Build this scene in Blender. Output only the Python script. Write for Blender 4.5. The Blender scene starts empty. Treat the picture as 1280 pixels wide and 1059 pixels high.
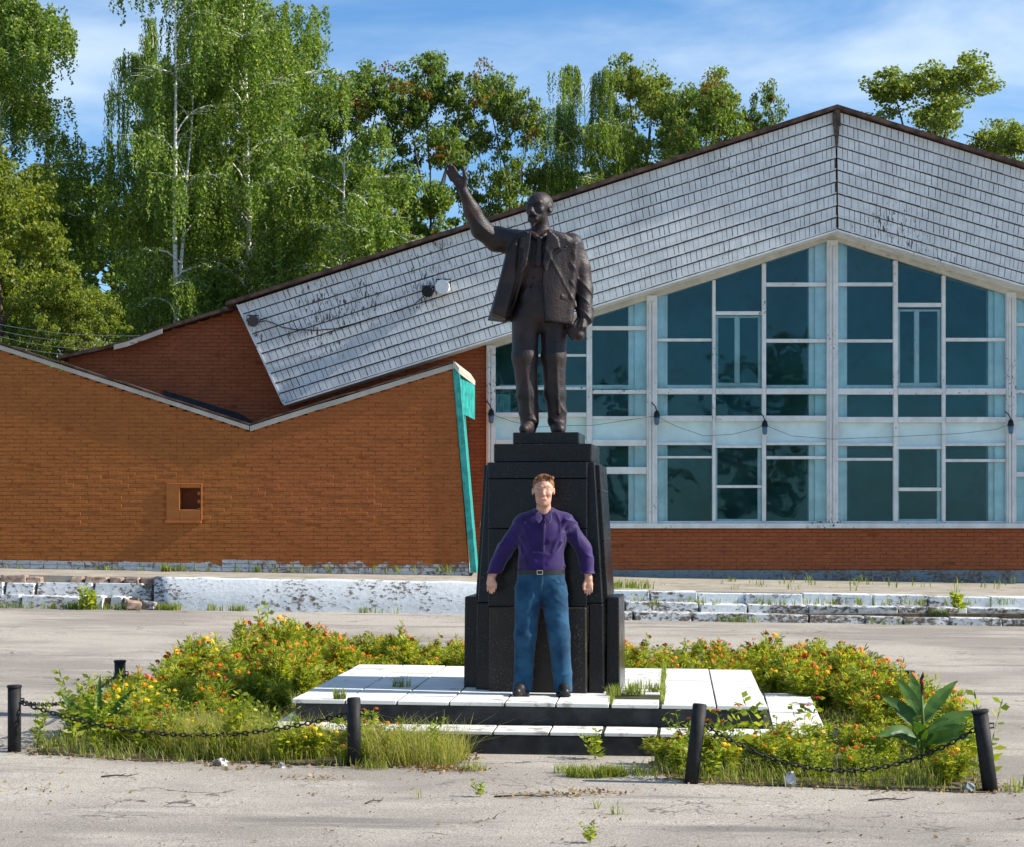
import bpy, math, random
import numpy as np
from mathutils import Vector, Matrix

random.seed(7)
RNG = np.random.default_rng(11)
SC = bpy.context.scene
COL = SC.collection
R = math.radians

# ------------------------------------------------------------------ camera
F = 2400.0          # focal length in photo pixels (1280 wide)
CAMZ = 1.77
cd = bpy.data.cameras.new("camera")
cam = bpy.data.objects.new("camera", cd)
COL.objects.link(cam)
cam.location = (0, 0, CAMZ)
cam.rotation_euler = (R(90), 0, 0)
cd.sensor_width = 36.0
cd.lens = 36.0 * F / 1280.0
cd.shift_y = 110.5 / 1280.0
cd.clip_start = 0.1
cd.clip_end = 3000
SC.camera = cam

# ------------------------------------------------------------------ world and sun
SUN_EL, SUN_AZ = 35.0, -3.0      # elevation; azimuth measured from +X towards +Y
world = bpy.data.worlds.new("World")
SC.world = world
world.use_nodes = True
wn, wl = world.node_tree.nodes, world.node_tree.links
wn.clear()
sky = wn.new("ShaderNodeTexSky")
sky.sky_type = 'NISHITA'
sky.sun_disc = False
sky.sun_elevation = R(SUN_EL)
sky.sun_rotation = R(90 - SUN_AZ)
sky.altitude = 100
sky.air_density = 1.0
sky.dust_density = 0.3
sky.ozone_density = 3.0
tc = wn.new("ShaderNodeTexCoord")
mp = wn.new("ShaderNodeMapping")
mp.inputs['Scale'].default_value = (1.0, 1.0, 3.6)
mp.inputs['Rotation'].default_value = (0, R(-9), R(14))
wl.new(tc.outputs['Generated'], mp.inputs['Vector'])
cn = wn.new("ShaderNodeTexNoise")
cn.inputs['Scale'].default_value = 3.2
cn.inputs['Detail'].default_value = 9
cn.inputs['Roughness'].default_value = 0.55
cn.inputs['Distortion'].default_value = 0.5
wl.new(mp.outputs['Vector'], cn.inputs['Vector'])
cr = wn.new("ShaderNodeMapRange")
cr.inputs['From Min'].default_value = 0.38
cr.inputs['From Max'].default_value = 0.74
cr.inputs['To Max'].default_value = 0.75
cr.interpolation_type = 'SMOOTHSTEP'
wl.new(cn.outputs['Fac'], cr.inputs['Value'])
skm = wn.new("ShaderNodeMix"); skm.data_type = 'RGBA'; skm.blend_type = 'MULTIPLY'
skm.inputs['Factor'].default_value = 1.0
skm.inputs['B'].default_value = (0.58, 0.85, 1.06, 1)
wl.new(sky.outputs['Color'], skm.inputs['A'])
wm = wn.new("ShaderNodeMix"); wm.data_type = 'RGBA'
wl.new(cr.outputs['Result'], wm.inputs['Factor'])
wl.new(skm.outputs['Result'], wm.inputs['A'])
wm.inputs['B'].default_value = (5.3, 6.2, 7.0, 1)
bg = wn.new("ShaderNodeBackground")
bg.inputs['Strength'].default_value = 0.098
wl.new(wm.outputs['Result'], bg.inputs['Color'])
wo = wn.new("ShaderNodeOutputWorld")
wl.new(bg.outputs['Background'], wo.inputs['Surface'])

sd = bpy.data.lights.new("sun", 'SUN')
sd.energy = 5.0
sd.angle = R(0.53)
sd.color = (1.0, 0.93, 0.82)
sun = bpy.data.objects.new("sun", sd)
COL.objects.link(sun)
sv = Vector((math.cos(R(SUN_EL)) * math.cos(R(SUN_AZ)), math.cos(R(SUN_EL)) * math.sin(R(SUN_AZ)), math.sin(R(SUN_EL))))
sun.rotation_euler = sv.to_track_quat('Z', 'Y').to_euler()
sun.location = sv * 50

SC.view_settings.view_transform = 'Standard'
SC.view_settings.look = 'None'
SC.view_settings.exposure = 0.76
SC.view_settings.gamma = 1.0
SC.view_settings.use_curve_mapping = False

# ------------------------------------------------------------------ helpers
def P(px, py, Y):
    return ((px - 640.0) * Y / F, Y, CAMZ + (640.0 - py) * Y / F)
def XX(px, Y): return (px - 640.0) * Y / F
def ZZ(py, Y): return CAMZ + (640.0 - py) * Y / F

def tag(o, label=None, cat=None, group=None, kind=None):
    if label: o['label'] = label
    if cat: o['category'] = cat
    if group: o['group'] = group
    if kind: o['kind'] = kind
    return o

def empty(name, loc=(0, 0, 0), rz=0.0, label=None, cat=None, group=None):
    o = bpy.data.objects.new(name, None)
    o.empty_display_size = 0.2
    COL.objects.link(o)
    o.location = loc
    o.rotation_euler = (0, 0, rz)
    tag(o, label, cat, group)
    return o

def link(name, me, parent=None, loc=None):
    o = bpy.data.objects.new(name, me)
    COL.objects.link(o)
    if parent is not None: o.parent = parent
    if loc is not None: o.location = loc
    return o

class MB:
    """collects simple shapes, then links them as one mesh object"""
    def __init__(s): s.v = []; s.f = []; s.m = []
    def add(s, vs, fs, mi=0):
        n = len(s.v)
        s.v.extend([tuple(q) for q in vs])
        for f in fs:
            s.f.append(tuple(i + n for i in f)); s.m.append(mi)
        return s
    def hexa(s, p, mi=0):   # p: bottom 4 (ccw from above) then top 4
        return s.add(p, [(3, 2, 1, 0), (4, 5, 6, 7), (0, 1, 5, 4), (1, 2, 6, 5), (2, 3, 7, 6), (3, 0, 4, 7)], mi)
    def box(s, x0, x1, y0, y1, z0, z1, mi=0):
        return s.hexa([(x0, y0, z0), (x1, y0, z0), (x1, y1, z0), (x0, y1, z0),
                       (x0, y0, z1), (x1, y0, z1), (x1, y1, z1), (x0, y1, z1)], mi)
    def prism(s, poly, y0, y1, mi=0):   # poly of (x,z), counter-clockwise seen from the camera (-y)
        n = len(poly)
        a = sum(poly[i][0] * poly[(i + 1) % n][1] - poly[(i + 1) % n][0] * poly[i][1] for i in range(n))
        if a < 0: poly = poly[::-1]
        vs = [(x, y0, z) for x, z in poly] + [(x, y1, z) for x, z in poly]
        fs = [tuple(range(n)), tuple(range(2 * n - 1, n - 1, -1))]
        for i in range(n):
            j = (i + 1) % n
            fs.append((j, i, i + n, j + n))
        return s.add(vs, fs, mi)
    def slab(s, poly, z0, z1, mi=0):    # poly of (x,y)
        n = len(poly)
        a = sum(poly[i][0] * poly[(i + 1) % n][1] - poly[(i + 1) % n][0] * poly[i][1] for i in range(n))
        if a < 0: poly = poly[::-1]
        vs = [(x, y, z0) for x, y in poly] + [(x, y, z1) for x, y in poly]
        fs = [tuple(range(n - 1, -1, -1)), tuple(range(n, 2 * n))]
        for i in range(n):
            j = (i + 1) % n
            fs.append((i, j, j + n, i + n))
        return s.add(vs, fs, mi)
    def tube(s, pts, rad, n=8, mi=0, cap=True):
        pts = [Vector(p) for p in pts]
        if not hasattr(rad, '__len__'): rad = [rad] * len(pts)
        vs = []; fs = []
        up = None
        for i, p in enumerate(pts):
            t = (pts[min(i + 1, len(pts) - 1)] - pts[max(i - 1, 0)])
            if t.length < 1e-9: t = Vector((0, 0, 1))
            t.normalize()
            if up is None:
                up = Vector((0, 0, 1)) if abs(t.z) < .9 else Vector((1, 0, 0))
            a = t.cross(up)
            if a.length < 1e-6: a = t.cross(Vector((0, 1, 0)))
            a.normalize(); b = a.cross(t); b.normalize(); up = b
            for k in range(n):
                w = 2 * math.pi * k / n
                vs.append(p + (a * math.cos(w) + b * math.sin(w)) * rad[i])
        for i in range(len(pts) - 1):
            for k in range(n):
                k2 = (k + 1) % n
                fs.append((i * n + k2, i * n + k, (i + 1) * n + k, (i + 1) * n + k2))
        if cap:
            fs.append(tuple(range(n)))
            fs.append(tuple(range(len(pts) * n - 1, (len(pts) - 1) * n - 1, -1)))
        return s.add(vs, fs, mi)
    def lathe(s, prof, c=(0, 0, 0), axis='Z', n=16, mi=0):   # prof of (r, h)
        vs = []; fs = []
        for r, h in prof:
            for k in range(n):
                w = 2 * math.pi * k / n
                x, y, z = r * math.cos(w), r * math.sin(w), h
                if axis == 'Y': x, y, z = x, h, -y
                if axis == 'X': x, y, z = h, x, y
                vs.append((c[0] + x, c[1] + y, c[2] + z))
        for i in range(len(prof) - 1):
            for k in range(n):
                k2 = (k + 1) % n
                fs.append((i * n + k, i * n + k2, (i + 1) * n + k2, (i + 1) * n + k))
        fs.append(tuple(range(n - 1, -1, -1)))
        fs.append(tuple(range((len(prof) - 1) * n, len(prof) * n)))
        return s.add(vs, fs, mi)
    def mesh(s, name, mats, smooth=False):
        me = bpy.data.meshes.new(name)
        me.from_pydata(s.v, [], s.f)
        if not isinstance(mats, (list, tuple)): mats = [mats]
        for m in mats: me.materials.append(m)
        if len(mats) > 1: me.polygons.foreach_set('material_index', s.m)
        if smooth: me.polygons.foreach_set('use_smooth', [True] * len(s.f))
        me.update()
        return me
    def build(s, name, mats, parent=None, smooth=False, bevel=0, loc=None, seg=1):
        o = link(name, s.mesh(name, mats, smooth), parent, loc)
        if bevel:
            b = o.modifiers.new('bevel', 'BEVEL'); b.width = bevel; b.segments = seg; b.limit_method = 'ANGLE'
        return o

def quads_mesh(name, V, tint, mats, mi=None, nper=4):
    """V: (N*nper,3) float array of polygons with nper corners each; tint one float per polygon"""
    V = np.asarray(V, np.float32).reshape(-1, 3)
    n = len(V) // nper
    me = bpy.data.meshes.new(name)
    me.vertices.add(len(V)); me.vertices.foreach_set('co', V.ravel())
    me.loops.add(len(V)); me.loops.foreach_set('vertex_index', np.arange(len(V), dtype=np.int32))
    me.polygons.add(n)
    me.polygons.foreach_set('loop_start', np.arange(0, len(V), nper, dtype=np.int32))
    if not isinstance(mats, (list, tuple)): mats = [mats]
    for m in mats: me.materials.append(m)
    if mi is not None: me.polygons.foreach_set('material_index', np.asarray(mi, np.int32))
    at = me.attributes.new('tint', 'FLOAT', 'FACE')
    at.data.foreach_set('value', np.asarray(tint, np.float32))
    me.update(); me.validate()
    return me

# ------------------------------------------------------------------ materials
class NT:
    def __init__(s, name):
        s.mat = bpy.data.materials.new(name)
        s.mat.use_nodes = True
        s.n = s.mat.node_tree.nodes; s.l = s.mat.node_tree.links
        s.n.clear()
        s.out = s.n.new('ShaderNodeOutputMaterial')
        s.geo = s.n.new('ShaderNodeNewGeometry')
    def bsdf(s, col, rough=.8, spec=.3, metal=0.0, normal=None):
        b = s.n.new('ShaderNodeBsdfPrincipled')
        s.set(b.inputs['Base Color'], col); s.set(b.inputs['Roughness'], rough)
        s.set(b.inputs['Specular IOR Level'], spec); s.set(b.inputs['Metallic'], metal)
        if normal is not None: s.l.new(normal, b.inputs['Normal'])
        s.l.new(b.outputs[0], s.out.inputs['Surface'])
        return b
    def set(s, inp, v):
        if isinstance(v, bpy.types.NodeSocket): s.l.new(v, inp)
        elif isinstance(v, (tuple, list)) and inp.type == 'RGBA': inp.default_value = (v[0], v[1], v[2], 1)
        else: inp.default_value = v
    def pos(s, scale=(1, 1, 1), rot=(0, 0, 0), obj=False):
        m = s.n.new('ShaderNodeMapping')
        if obj:
            t = s.n.new('ShaderNodeTexCoord'); s.l.new(t.outputs['Object'], m.inputs['Vector'])
        else: s.l.new(s.geo.outputs['Position'], m.inputs['Vector'])
        m.inputs['Scale'].default_value = scale; m.inputs['Rotation'].default_value = rot
        return m.outputs[0]
    def noise(s, scale, detail=4, rough=.55, vec=None, dist=0.0):
        t = s.n.new('ShaderNodeTexNoise')
        t.inputs['Scale'].default_value = scale; t.inputs['Detail'].default_value = detail
        t.inputs['Roughness'].default_value = rough; t.inputs['Distortion'].default_value = dist
        s.l.new(vec if vec is not None else s.geo.outputs['Position'], t.inputs['Vector'])
        return t.outputs['Fac']
    def voro(s, scale, feature='F1', vec=None, out='Distance'):
        t = s.n.new('ShaderNodeTexVoronoi'); t.feature = feature
        t.inputs['Scale'].default_value = scale
        s.l.new(vec if vec is not None else s.geo.outputs['Position'], t.inputs['Vector'])
        return t.outputs[out]
    def ramp(s, fac, a, b, lo=0., hi=1.):
        m = s.n.new('ShaderNodeMapRange'); m.interpolation_type = 'SMOOTHSTEP'
        m.inputs['From Min'].default_value = a; m.inputs['From Max'].default_value = b
        m.inputs['To Min'].default_value = lo; m.inputs['To Max'].default_value = hi
        s.l.new(fac, m.inputs['Value']); return m.outputs[0]
    def mix(s, f, a, b, mode='MIX'):
        m = s.n.new('ShaderNodeMix'); m.data_type = 'RGBA'; m.blend_type = mode
        s.set(m.inputs['Factor'], f); s.set(m.inputs['A'], a); s.set(m.inputs['B'], b)
        return m.outputs['Result']
    def math(s, op, a, b=0.0):
        m = s.n.new('ShaderNodeMath'); m.operation = op
        s.set(m.inputs[0], a); s.set(m.inputs[1], b); return m.outputs[0]
    def attr(s, name):
        a = s.n.new('ShaderNodeAttribute'); a.attribute_name = name; return a.outputs['Fac']
    def rand(s):
        a = s.n.new('ShaderNodeObjectInfo'); return a.outputs['Random']
    def island(s): return s.geo.outputs['Random Per Island']
    def sep(s, what):
        x = s.n.new('ShaderNodeSeparateXYZ'); s.l.new(s.geo.outputs['Position'], x.inputs[0]); return x.outputs[what]
    def bump(s, h, strength=.4, dist=.01):
        b = s.n.new('ShaderNodeBump'); b.inputs['Strength'].default_value = strength
        b.inputs['Distance'].default_value = dist; s.l.new(h, b.inputs['Height']); return b.outputs[0]

def simple(name, col, rough=.7, spec=.3, metal=0., var=.25, scale=6., bump=0., bscale=60.):
    t = NT(name)
    n = t.noise(scale, 5)
    f = t.ramp(n, .3, .7)
    c = t.mix(f, tuple(x * (1 - var) for x in col), tuple(min(1, x * (1 + var)) for x in col))
    nm = t.bump(t.noise(bscale, 4), bump, .01) if bump else None
    t.bsdf(c, rough, spec, metal, nm)
    return t.mat

def brick_mat(name, col, dark, specks=True, grime_z=None):
    t = NT(name)
    br = t.noise(2.2, 3, .6, t.pos((1, 1, 3.2)))            # drifts between brushed areas
    fine = t.noise(28, 5, .6)
    if grime_z is not None:      # the stretch left of the valley was last painted in a yellower batch
        px_ = t.ramp(t.sep('X'), -5.02, -4.96)
        c = t.mix(t.ramp(br, .32, .68), t.mix(px_, (.290, .098, .022), dark), t.mix(px_, (.342, .119, .027), col))
    else: c = t.mix(t.ramp(br, .32, .68), dark, col)
    c = t.mix(t.math('MULTIPLY', t.ramp(fine, .45, .75), .22), c, tuple(min(1, x * 1.6 + .01) for x in col))
    isl = t.island()
    c = t.mix(t.math('MULTIPLY', isl, .18), c, tuple(x * .62 for x in col))
    if specks:
        v = t.voro(17, 'F1'); big = t.noise(.9, 3)
        sp = t.math('MULTIPLY', t.ramp(v, .05, .09, 1, 0), t.ramp(big, .50, .66))
        c = t.mix(sp, c, (.55, .46, .36))
        v2 = t.voro(9, 'F1', t.pos((1, 1, 1.6)))
        c = t.mix(t.math('MULTIPLY', t.ramp(v2, .04, .07, 1, 0), t.ramp(t.noise(1.7, 2), .55, .6)), c, (.08, .04, .02))
    if grime_z is not None:                                   # whitewash left along the foot of the wall
        z = t.math('ADD', t.sep('Z'), t.ramp(t.noise(3, 4), .3, .7, -.07, .07))
        w = t.ramp(z, grime_z, grime_z + .02, 1, 0)
        wc = t.mix(t.ramp(t.noise(9, 5), .4, .62), (.45, .50, .52), (.16, .17, .15))
        c = t.mix(w, c, wc)
    t.bsdf(c, .75, .25, 0, t.bump(fine, .5, .006))
    return t.mat

def white_paint(name, base, peel_amt, wood=(.09, .075, .06), vec_scale=(9, 9, 1.2), rot=(0, 0, 0), blue=0):
    t = NT(name)
    v = t.pos(vec_scale, rot)
    streak = t.noise(3.0, 6, .65, v)
    area = t.noise(.55, 4, .6)
    thr = t.math('ADD', streak, t.ramp(area, .3, .75, -.10, peel_amt))
    pf = t.ramp(thr, .66, .71)
    g = t.ramp(t.noise(5, 5), .35, .7)
    c = t.mix(g, tuple(x * .82 for x in base), base)
    c = t.mix(t.math('MULTIPLY', t.island(), .22), c, tuple(x * .7 for x in base))
    c = t.mix(t.math('MULTIPLY', t.rand(), .12), c, tuple(x * .7 for x in base))
    c = t.mix(t.math('MULTIPLY', t.ramp(t.noise(.8, 6, .65, t.pos((1.6, 1, .7))), .42, .72), .42), c, tuple(x * .52 for x in base))
    wd = t.mix(t.ramp(streak, .6, .85), wood, tuple(x * 2.4 for x in wood))
    c = t.mix(pf, c, wd)
    h = t.math('SUBTRACT', 1.0, pf)
    t.bsdf(c, .7, .3, 0, t.bump(h, .5, .004))
    return t.mat

M = {}
M['shingle'] = white_paint('peeling white shingle paint', (.77, .78, .765), .15, vec_scale=(9, 9, 2.0))
M['frame'] = white_paint('weathered white window paint', (.80, .81, .79), .12, vec_scale=(7, 7, 5))
M['header'] = white_paint('bare weathered timber', (.62, .60, .52), .11, (.11, .09, .06), vec_scale=(1.6, 9, 12), rot=(0, R(18), 0))
M['board'] = white_paint('weathered verge board', (.52, .47, .39), .17, (.13, .085, .05), vec_scale=(1.2, 6, 9))
M['reveal'] = simple('pale blue inner frame paint', (.83, .88, .87), .6, .3, var=.10, scale=4)
M['spandrel'] = simple('pale milky panel paint', (.58, .74, .74), .35, .5, var=.10, scale=2.2)
M['brick_annex'] = brick_mat('orange painted brick', (.345, .108, .030), (.295, .089, .025), True, .76)
M['brick_hall'] = brick_mat('red brown painted brick', (.33, .098, .038), (.25, .073, .029), True, None)
M['mortar_annex'] = simple('painted mortar', (.30, .097, .025), .9, .1, bump=.3)
M['mortar_hall'] = simple('painted mortar red', (.23, .070, .027), .9, .1, bump=.3)
M['roof'] = simple('rusty roof edge', (.085, .052, .04), .8, .25, var=.5, scale=5, bump=.3)
M['felt'] = simple('dark roofing felt', (.03, .034, .04), .85, .2, var=.3)
M['dark_wood'] = simple('rotten dark wood', (.085, .065, .05), .9, .2, var=.5, scale=14, bump=.5)
M['teal'] = simple('teal paint', (.02, .27, .24), .5, .4, var=.3, scale=7, bump=.15)
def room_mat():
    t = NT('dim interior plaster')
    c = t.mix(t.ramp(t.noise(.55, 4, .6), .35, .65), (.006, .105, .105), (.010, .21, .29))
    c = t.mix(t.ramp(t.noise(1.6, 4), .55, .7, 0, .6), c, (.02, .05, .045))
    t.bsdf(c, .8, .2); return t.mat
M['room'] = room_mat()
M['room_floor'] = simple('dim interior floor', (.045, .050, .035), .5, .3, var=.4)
M['curtain'] = simple('pale blue curtain', (.25, .55, .58), .8, .1, var=.2)
M['black_paint'] = simple('black painted steel', (.011, .011, .012), .65, .3, var=.4, scale=20, bump=.15)
M['black_riser'] = simple('black painted riser', (.020, .021, .022), .55, .35, var=.6, scale=9, bump=.3)
M['lamp_glass'] = simple('lamp glass', (.05, .12, .2), .15, .6, var=.2)
M['lamp_white'] = simple('white lamp shell', (.75, .75, .73), .5, .4, var=.12)
M['wire'] = simple('grey wire', (.25, .25, .25), .6, .3)
M['cable'] = simple('black cable', (.02, .02, .02), .6, .3)

def glass_mat():
    t = NT('window glass')
    tr = t.n.new('ShaderNodeBsdfTransparent')
    dirt = t.ramp(t.noise(1.3, 5), .3, .75)
    dirt = t.math('MULTIPLY', t.math('ADD', dirt, t.rand()), .5)
    t.set(tr.inputs['Color'], t.mix(dirt, (.95, .985, .99), (.84, .95, .955)))
    gl = t.n.new('ShaderNodeBsdfGlossy'); gl.inputs['Roughness'].default_value = .02
    wav = t.bump(t.noise(.7, 2), .16, .05)
    t.l.new(wav, gl.inputs['Normal'])
    gl.inputs['Color'].default_value = (.55, .90, 1, 1)
    fr = t.n.new('ShaderNodeFresnel'); fr.inputs['IOR'].default_value = 1.42
    mx = t.n.new('ShaderNodeMixShader')
    t.l.new(fr.outputs[0], mx.inputs[0]); t.l.new(tr.outputs[0], mx.inputs[1]); t.l.new(gl.outputs[0], mx.inputs[2])
    df = t.n.new('ShaderNodeBsdfDiffuse'); df.inputs['Color'].default_value = (.12, .34, .42, 1)
    m2 = t.n.new('ShaderNodeMixShader')
    t.l.new(t.ramp(t.noise(.8, 4), .3, .8,   .01, .07), m2.inputs[0])
    t.l.new(mx.outputs[0], m2.inputs[1]); t.l.new(df.outputs[0], m2.inputs[2])
    t.l.new(m2.outputs[0], t.out.inputs['Surface'])
    return t.mat
M['glass'] = glass_mat()

def granite_mat(name, a, b, rough):
    t = NT(name)
    sp = t.ramp(t.noise(75, 3), .54, .70)
    blo = t.ramp(t.noise(3, 5), .35, .7)
    c = t.mix(t.math('MULTIPLY', sp, t.math('MULTIPLY', blo, .8)), a, b)
    c = t.mix(t.math('MULTIPLY', t.ramp(t.noise(7, 6, .65), .55, .75), .35), c, tuple(x * 1.7 + .004 for x in a))
    c = t.mix(t.ramp(t.noise(5, 6, .7, t.pos((5, 5, .6))), .56, .75, 0, .28), c, (.075, .070, .065))
    t.bsdf(c, t.mix(blo, (rough,) * 3, (rough + .15,) * 3), .3, 0, t.bump(t.noise(40, 3), .04, .01))
    return t.mat
M['granite'] = granite_mat('polished black granite', (.006, .006, .008), (.07, .065, .06), .2)
M['granite_speck'] = granite_mat('speckled dark granite', (.022, .017, .014), (.20, .15, .115), .35)

def asphalt_mat():
    t = NT('dusty old asphalt')
    big = t.noise(.22, 6, .6)
    mid = t.noise(1.4, 6, .6, t.pos((.45, 1.3, 1)))
    grit = t.noise(90, 3, .7)
    grit2 = t.voro(55, 'F1')
    c = t.mix(t.ramp(big, .40, .58), (.30, .265, .225), (.49, .44, .37))
    c = t.mix(t.math('MULTIPLY', t.ramp(mid, .5, .72), .65), c, (.55, .50, .42))
    c = t.mix(t.math('MULTIPLY', t.ramp(t.noise(.9, 5, .62, t.pos((.35, 1.6, 1))), .56, .68), .75), c, (.155, .14, .125))
    c = t.mix(t.ramp(grit, .44, .60, 0, .75), c, (.15, .138, .125))
    c = t.mix(t.ramp(t.noise(28, 4, .7), .55, .68, 0, .6), c, (.16, .148, .135))
    c = t.mix(t.ramp(grit2, .16, .30, .35, 0), c, (.62, .58, .51))
    wob = t.n.new('ShaderNodeVectorMath'); wob.operation = 'ADD'
    nz = t.n.new('ShaderNodeTexNoise'); nz.inputs['Scale'].default_value = 1.6; nz.inputs['Detail'].default_value = 5
    t.l.new(t.geo.outputs['Position'], nz.inputs['Vector'])
    sc = t.n.new('ShaderNodeVectorMath'); sc.operation = 'SCALE'; sc.inputs['Scale'].default_value = .9
    t.l.new(nz.outputs['Color'], sc.inputs[0])
    t.l.new(t.geo.outputs['Position'], wob.inputs[0]); t.l.new(sc.outputs[0], wob.inputs[1])
    cr = t.voro(.62, 'DISTANCE_TO_EDGE', wob.outputs[0])
    cm = t.math('MULTIPLY', t.ramp(cr, .003, .009, 1, 0), t.ramp(t.noise(.7, 3), .50, .62, 0, .8))
    cr2 = t.voro(2.4, 'DISTANCE_TO_EDGE', wob.outputs[0])
    cm2 = t.math('MULTIPLY', t.ramp(cr2, .006, .02, 1, 0), t.ramp(t.noise(.5, 3), .52, .60, 0, .7))
    c = t.mix(cm2, c, (.08, .072, .062))
    c = t.mix(cm, c, (.05, .045, .038))
    h = t.math('SUBTRACT', t.math('ADD', t.math('MULTIPLY', grit, .8), t.math('MULTIPLY', mid, .5)), t.math('MULTIPLY', cm, .8))
    t.bsdf(c, .92, .15, 0, t.bump(h, .55, .012))
    return t.mat
M['asphalt'] = asphalt_mat()

def concrete_mat(name, a, b, moss):
    t = NT(name)
    c = t.mix(t.ramp(t.noise(1.3, 6, .6), .35, .68), a, b)
    c = t.mix(t.math('MULTIPLY', t.ramp(t.noise(6, 5), .52, .7), .6), c, tuple(x * .45 for x in a))
    c = t.mix(t.math('MULTIPLY', t.ramp(t.noise(.8, 5, .65), .58, .7), moss), c, (.10, .12, .035))
    t.bsdf(c, .92, .15, 0, t.bump(t.noise(30, 5, .7), .6, .015))
    return t.mat
M['terrace'] = concrete_mat('weathered concrete', (.30, .265, .215), (.40, .36, .30), .6)
M['whitewash'] = None
def whitewash(name, base, wear):
    t = NT(name)
    n1 = t.noise(11, 8, .74, t.pos((1, 1, 1.8))); n2 = t.noise(1.2, 4)
    f = t.ramp(t.math('ADD', n1, t.ramp(n2, .3, .7, -.08, .08)), .53 - wear, .60 - wear)
    c = t.mix(t.ramp(t.noise(14, 4), .3, .7), tuple(x * .85 for x in base), base)
    wc = t.mix(t.ramp(t.noise(20, 4), .35, .7), (.09, .075, .06), (.25, .20, .16))
    c = t.mix(f, c, wc)
    c = t.mix(t.math('MULTIPLY', t.island(), .18), c, (.25, .22, .20))
    t.bsdf(c, .85, .2, 0, t.bump(n1, .6, .02))
    return t.mat
M['whitewash'] = whitewash('worn whitewash', (.70, .74, .76), -.02)
M['whitewash_worn'] = whitewash('flaking whitewash', (.66, .68, .68), .045)
M['rubble'] = simple('broken brick rubble', (.30, .22, .17), .9, .15, var=.45, scale=11, bump=.6)

def tile_mat():
    t = NT('white painted paving tile')
    n = t.noise(7, 6, .62)
    c = t.mix(t.ramp(t.noise(2.4, 4), .3, .7), (.62, .61, .57), (.74, .73, .69))
    c = t.mix(t.math('MULTIPLY', t.rand(), .22), c, (.52, .50, .45))
    c = t.mix(t.ramp(t.math('ADD', n, t.ramp(t.noise(1.1, 3), .3, .7, -.1, .06)), .57, .68, 0, .8), c, (.27, .24, .20))
    c = t.mix(t.ramp(t.noise(60, 3), .6, .75, 0, .4), c, (.3, .28, .25))
    t.bsdf(c, .75, .25, 0, t.bump(n, .3, .006))
    return t.mat
M['tile'] = tile_mat()
M['joint'] = simple('dirty mossy joint', (.05, .05, .028), .95, .1, var=.5, scale=8)
M['soil'] = simple('dry bed soil', (.12, .095, .062), .95, .1, var=.5, scale=9, bump=.8, bscale=40)

def leaf_mat(name, dark, mid, light, trans=.45, rust=None):
    t = NT(name)
    a = t.attr('tint')
    c = t.mix(t.ramp(a, 0, .55), dark, mid)
    c = t.mix(t.ramp(a, .5, 1.0), c, light)
    if rust:
        c = t.mix(t.ramp(a, 1.5, 1.6), c, rust)
    c = t.mix(t.math('MULTIPLY', t.rand(), .25), c, tuple(x * .7 for x in mid))
    b = t.n.new('ShaderNodeBsdfPrincipled')
    t.l.new(c, b.inputs['Base Color']); b.inputs['Roughness'].default_value = .5
    b.inputs['Specular IOR Level'].default_value = .35
    tr = t.n.new('ShaderNodeBsdfTranslucent')
    hs = t.n.new('ShaderNodeMix'); hs.data_type = 'RGBA'; hs.blend_type = 'MULTIPLY'; hs.inputs['Factor'].default_value = 1
    t.l.new(c, hs.inputs['A']); hs.inputs['B'].default_value = (1.5, 1.45, .55, 1)
    t.l.new(hs.outputs['Result'], tr.inputs['Color'])
    mx = t.n.new('ShaderNodeMixShader'); mx.inputs[0].default_value = trans
    t.l.new(b.outputs[0], mx.inputs[1]); t.l.new(tr.outputs[0], mx.inputs[2])
    t.l.new(mx.outputs[0], t.out.inputs['Surface'])
    return t.mat
M['leaf_birch'] = leaf_mat('birch leaves', (.060, .130, .020), (.170, .265, .045), (.40, .45, .11))
M['leaf_locust'] = leaf_mat('dark pinnate leaves', (.048, .105, .022), (.145, .225, .042), (.38, .42, .10), rust=(.20, .075, .03))
M['leaf_maple'] = leaf_mat('yellow green leaves', (.085, .135, .020), (.21, .265, .035), (.38, .40, .08))
M['leaf_poplar'] = leaf_mat('silvery poplar leaves', (.075, .125, .024), (.20, .265, .048), (.40, .42, .12))
M['leaf_bed'] = leaf_mat('bedding plant leaves', (.11, .175, .016), (.28, .34, .034), (.55, .53, .09), .5)
M['leaf_canna'] = leaf_mat('broad canna leaf', (.030, .080, .016), (.060, .145, .024), (.13, .24, .045), .3)
M['grass'] = leaf_mat('grass blades', (.09, .15, .018), (.22, .27, .04), (.45, .41, .14), .40)
M['litter'] = leaf_mat('dry fallen leaves', (.16, .09, .03), (.28, .18, .07), (.42, .30, .14), .2)
def petal_mat():
    t = NT('marigold petals')
    a = t.attr('tint')
    c = t.mix(t.ramp(a, 0., .45), (.30, .035, .008), (.70, .17, .008))
    c = t.mix(t.ramp(a, .55, .9), c, (.85, .50, .015))
    t.bsdf(c, .6, .2); return t.mat
M['petal'] = petal_mat()
M['petal_red'] = simple('dark red petals', (.42, .03, .045), .6, .2)
M['stem'] = simple('green stem', (.08, .13, .03), .7, .2)
M['bark_birch'] = None
def birch_bark():
    t = NT('white birch bark')
    b = t.noise(2.2, 5, .6, t.pos((2, 2, 9)))
    c = t.mix(t.ramp(b, .56, .64), (.66, .64, .58), (.06, .05, .045))
    t.bsdf(c, .8, .2); return t.mat
M['bark_birch'] = birch_bark()
M['bark'] = simple('grey brown bark', (.10, .075, .055), .9, .1, var=.4, scale=5, bump=.6, bscale=20)
# ------------------------------------------------------------------ ground
TILT = -0.016                      # the square falls gently to the right
def G(x): return TILT * max(-60, min(60, x))

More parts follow.
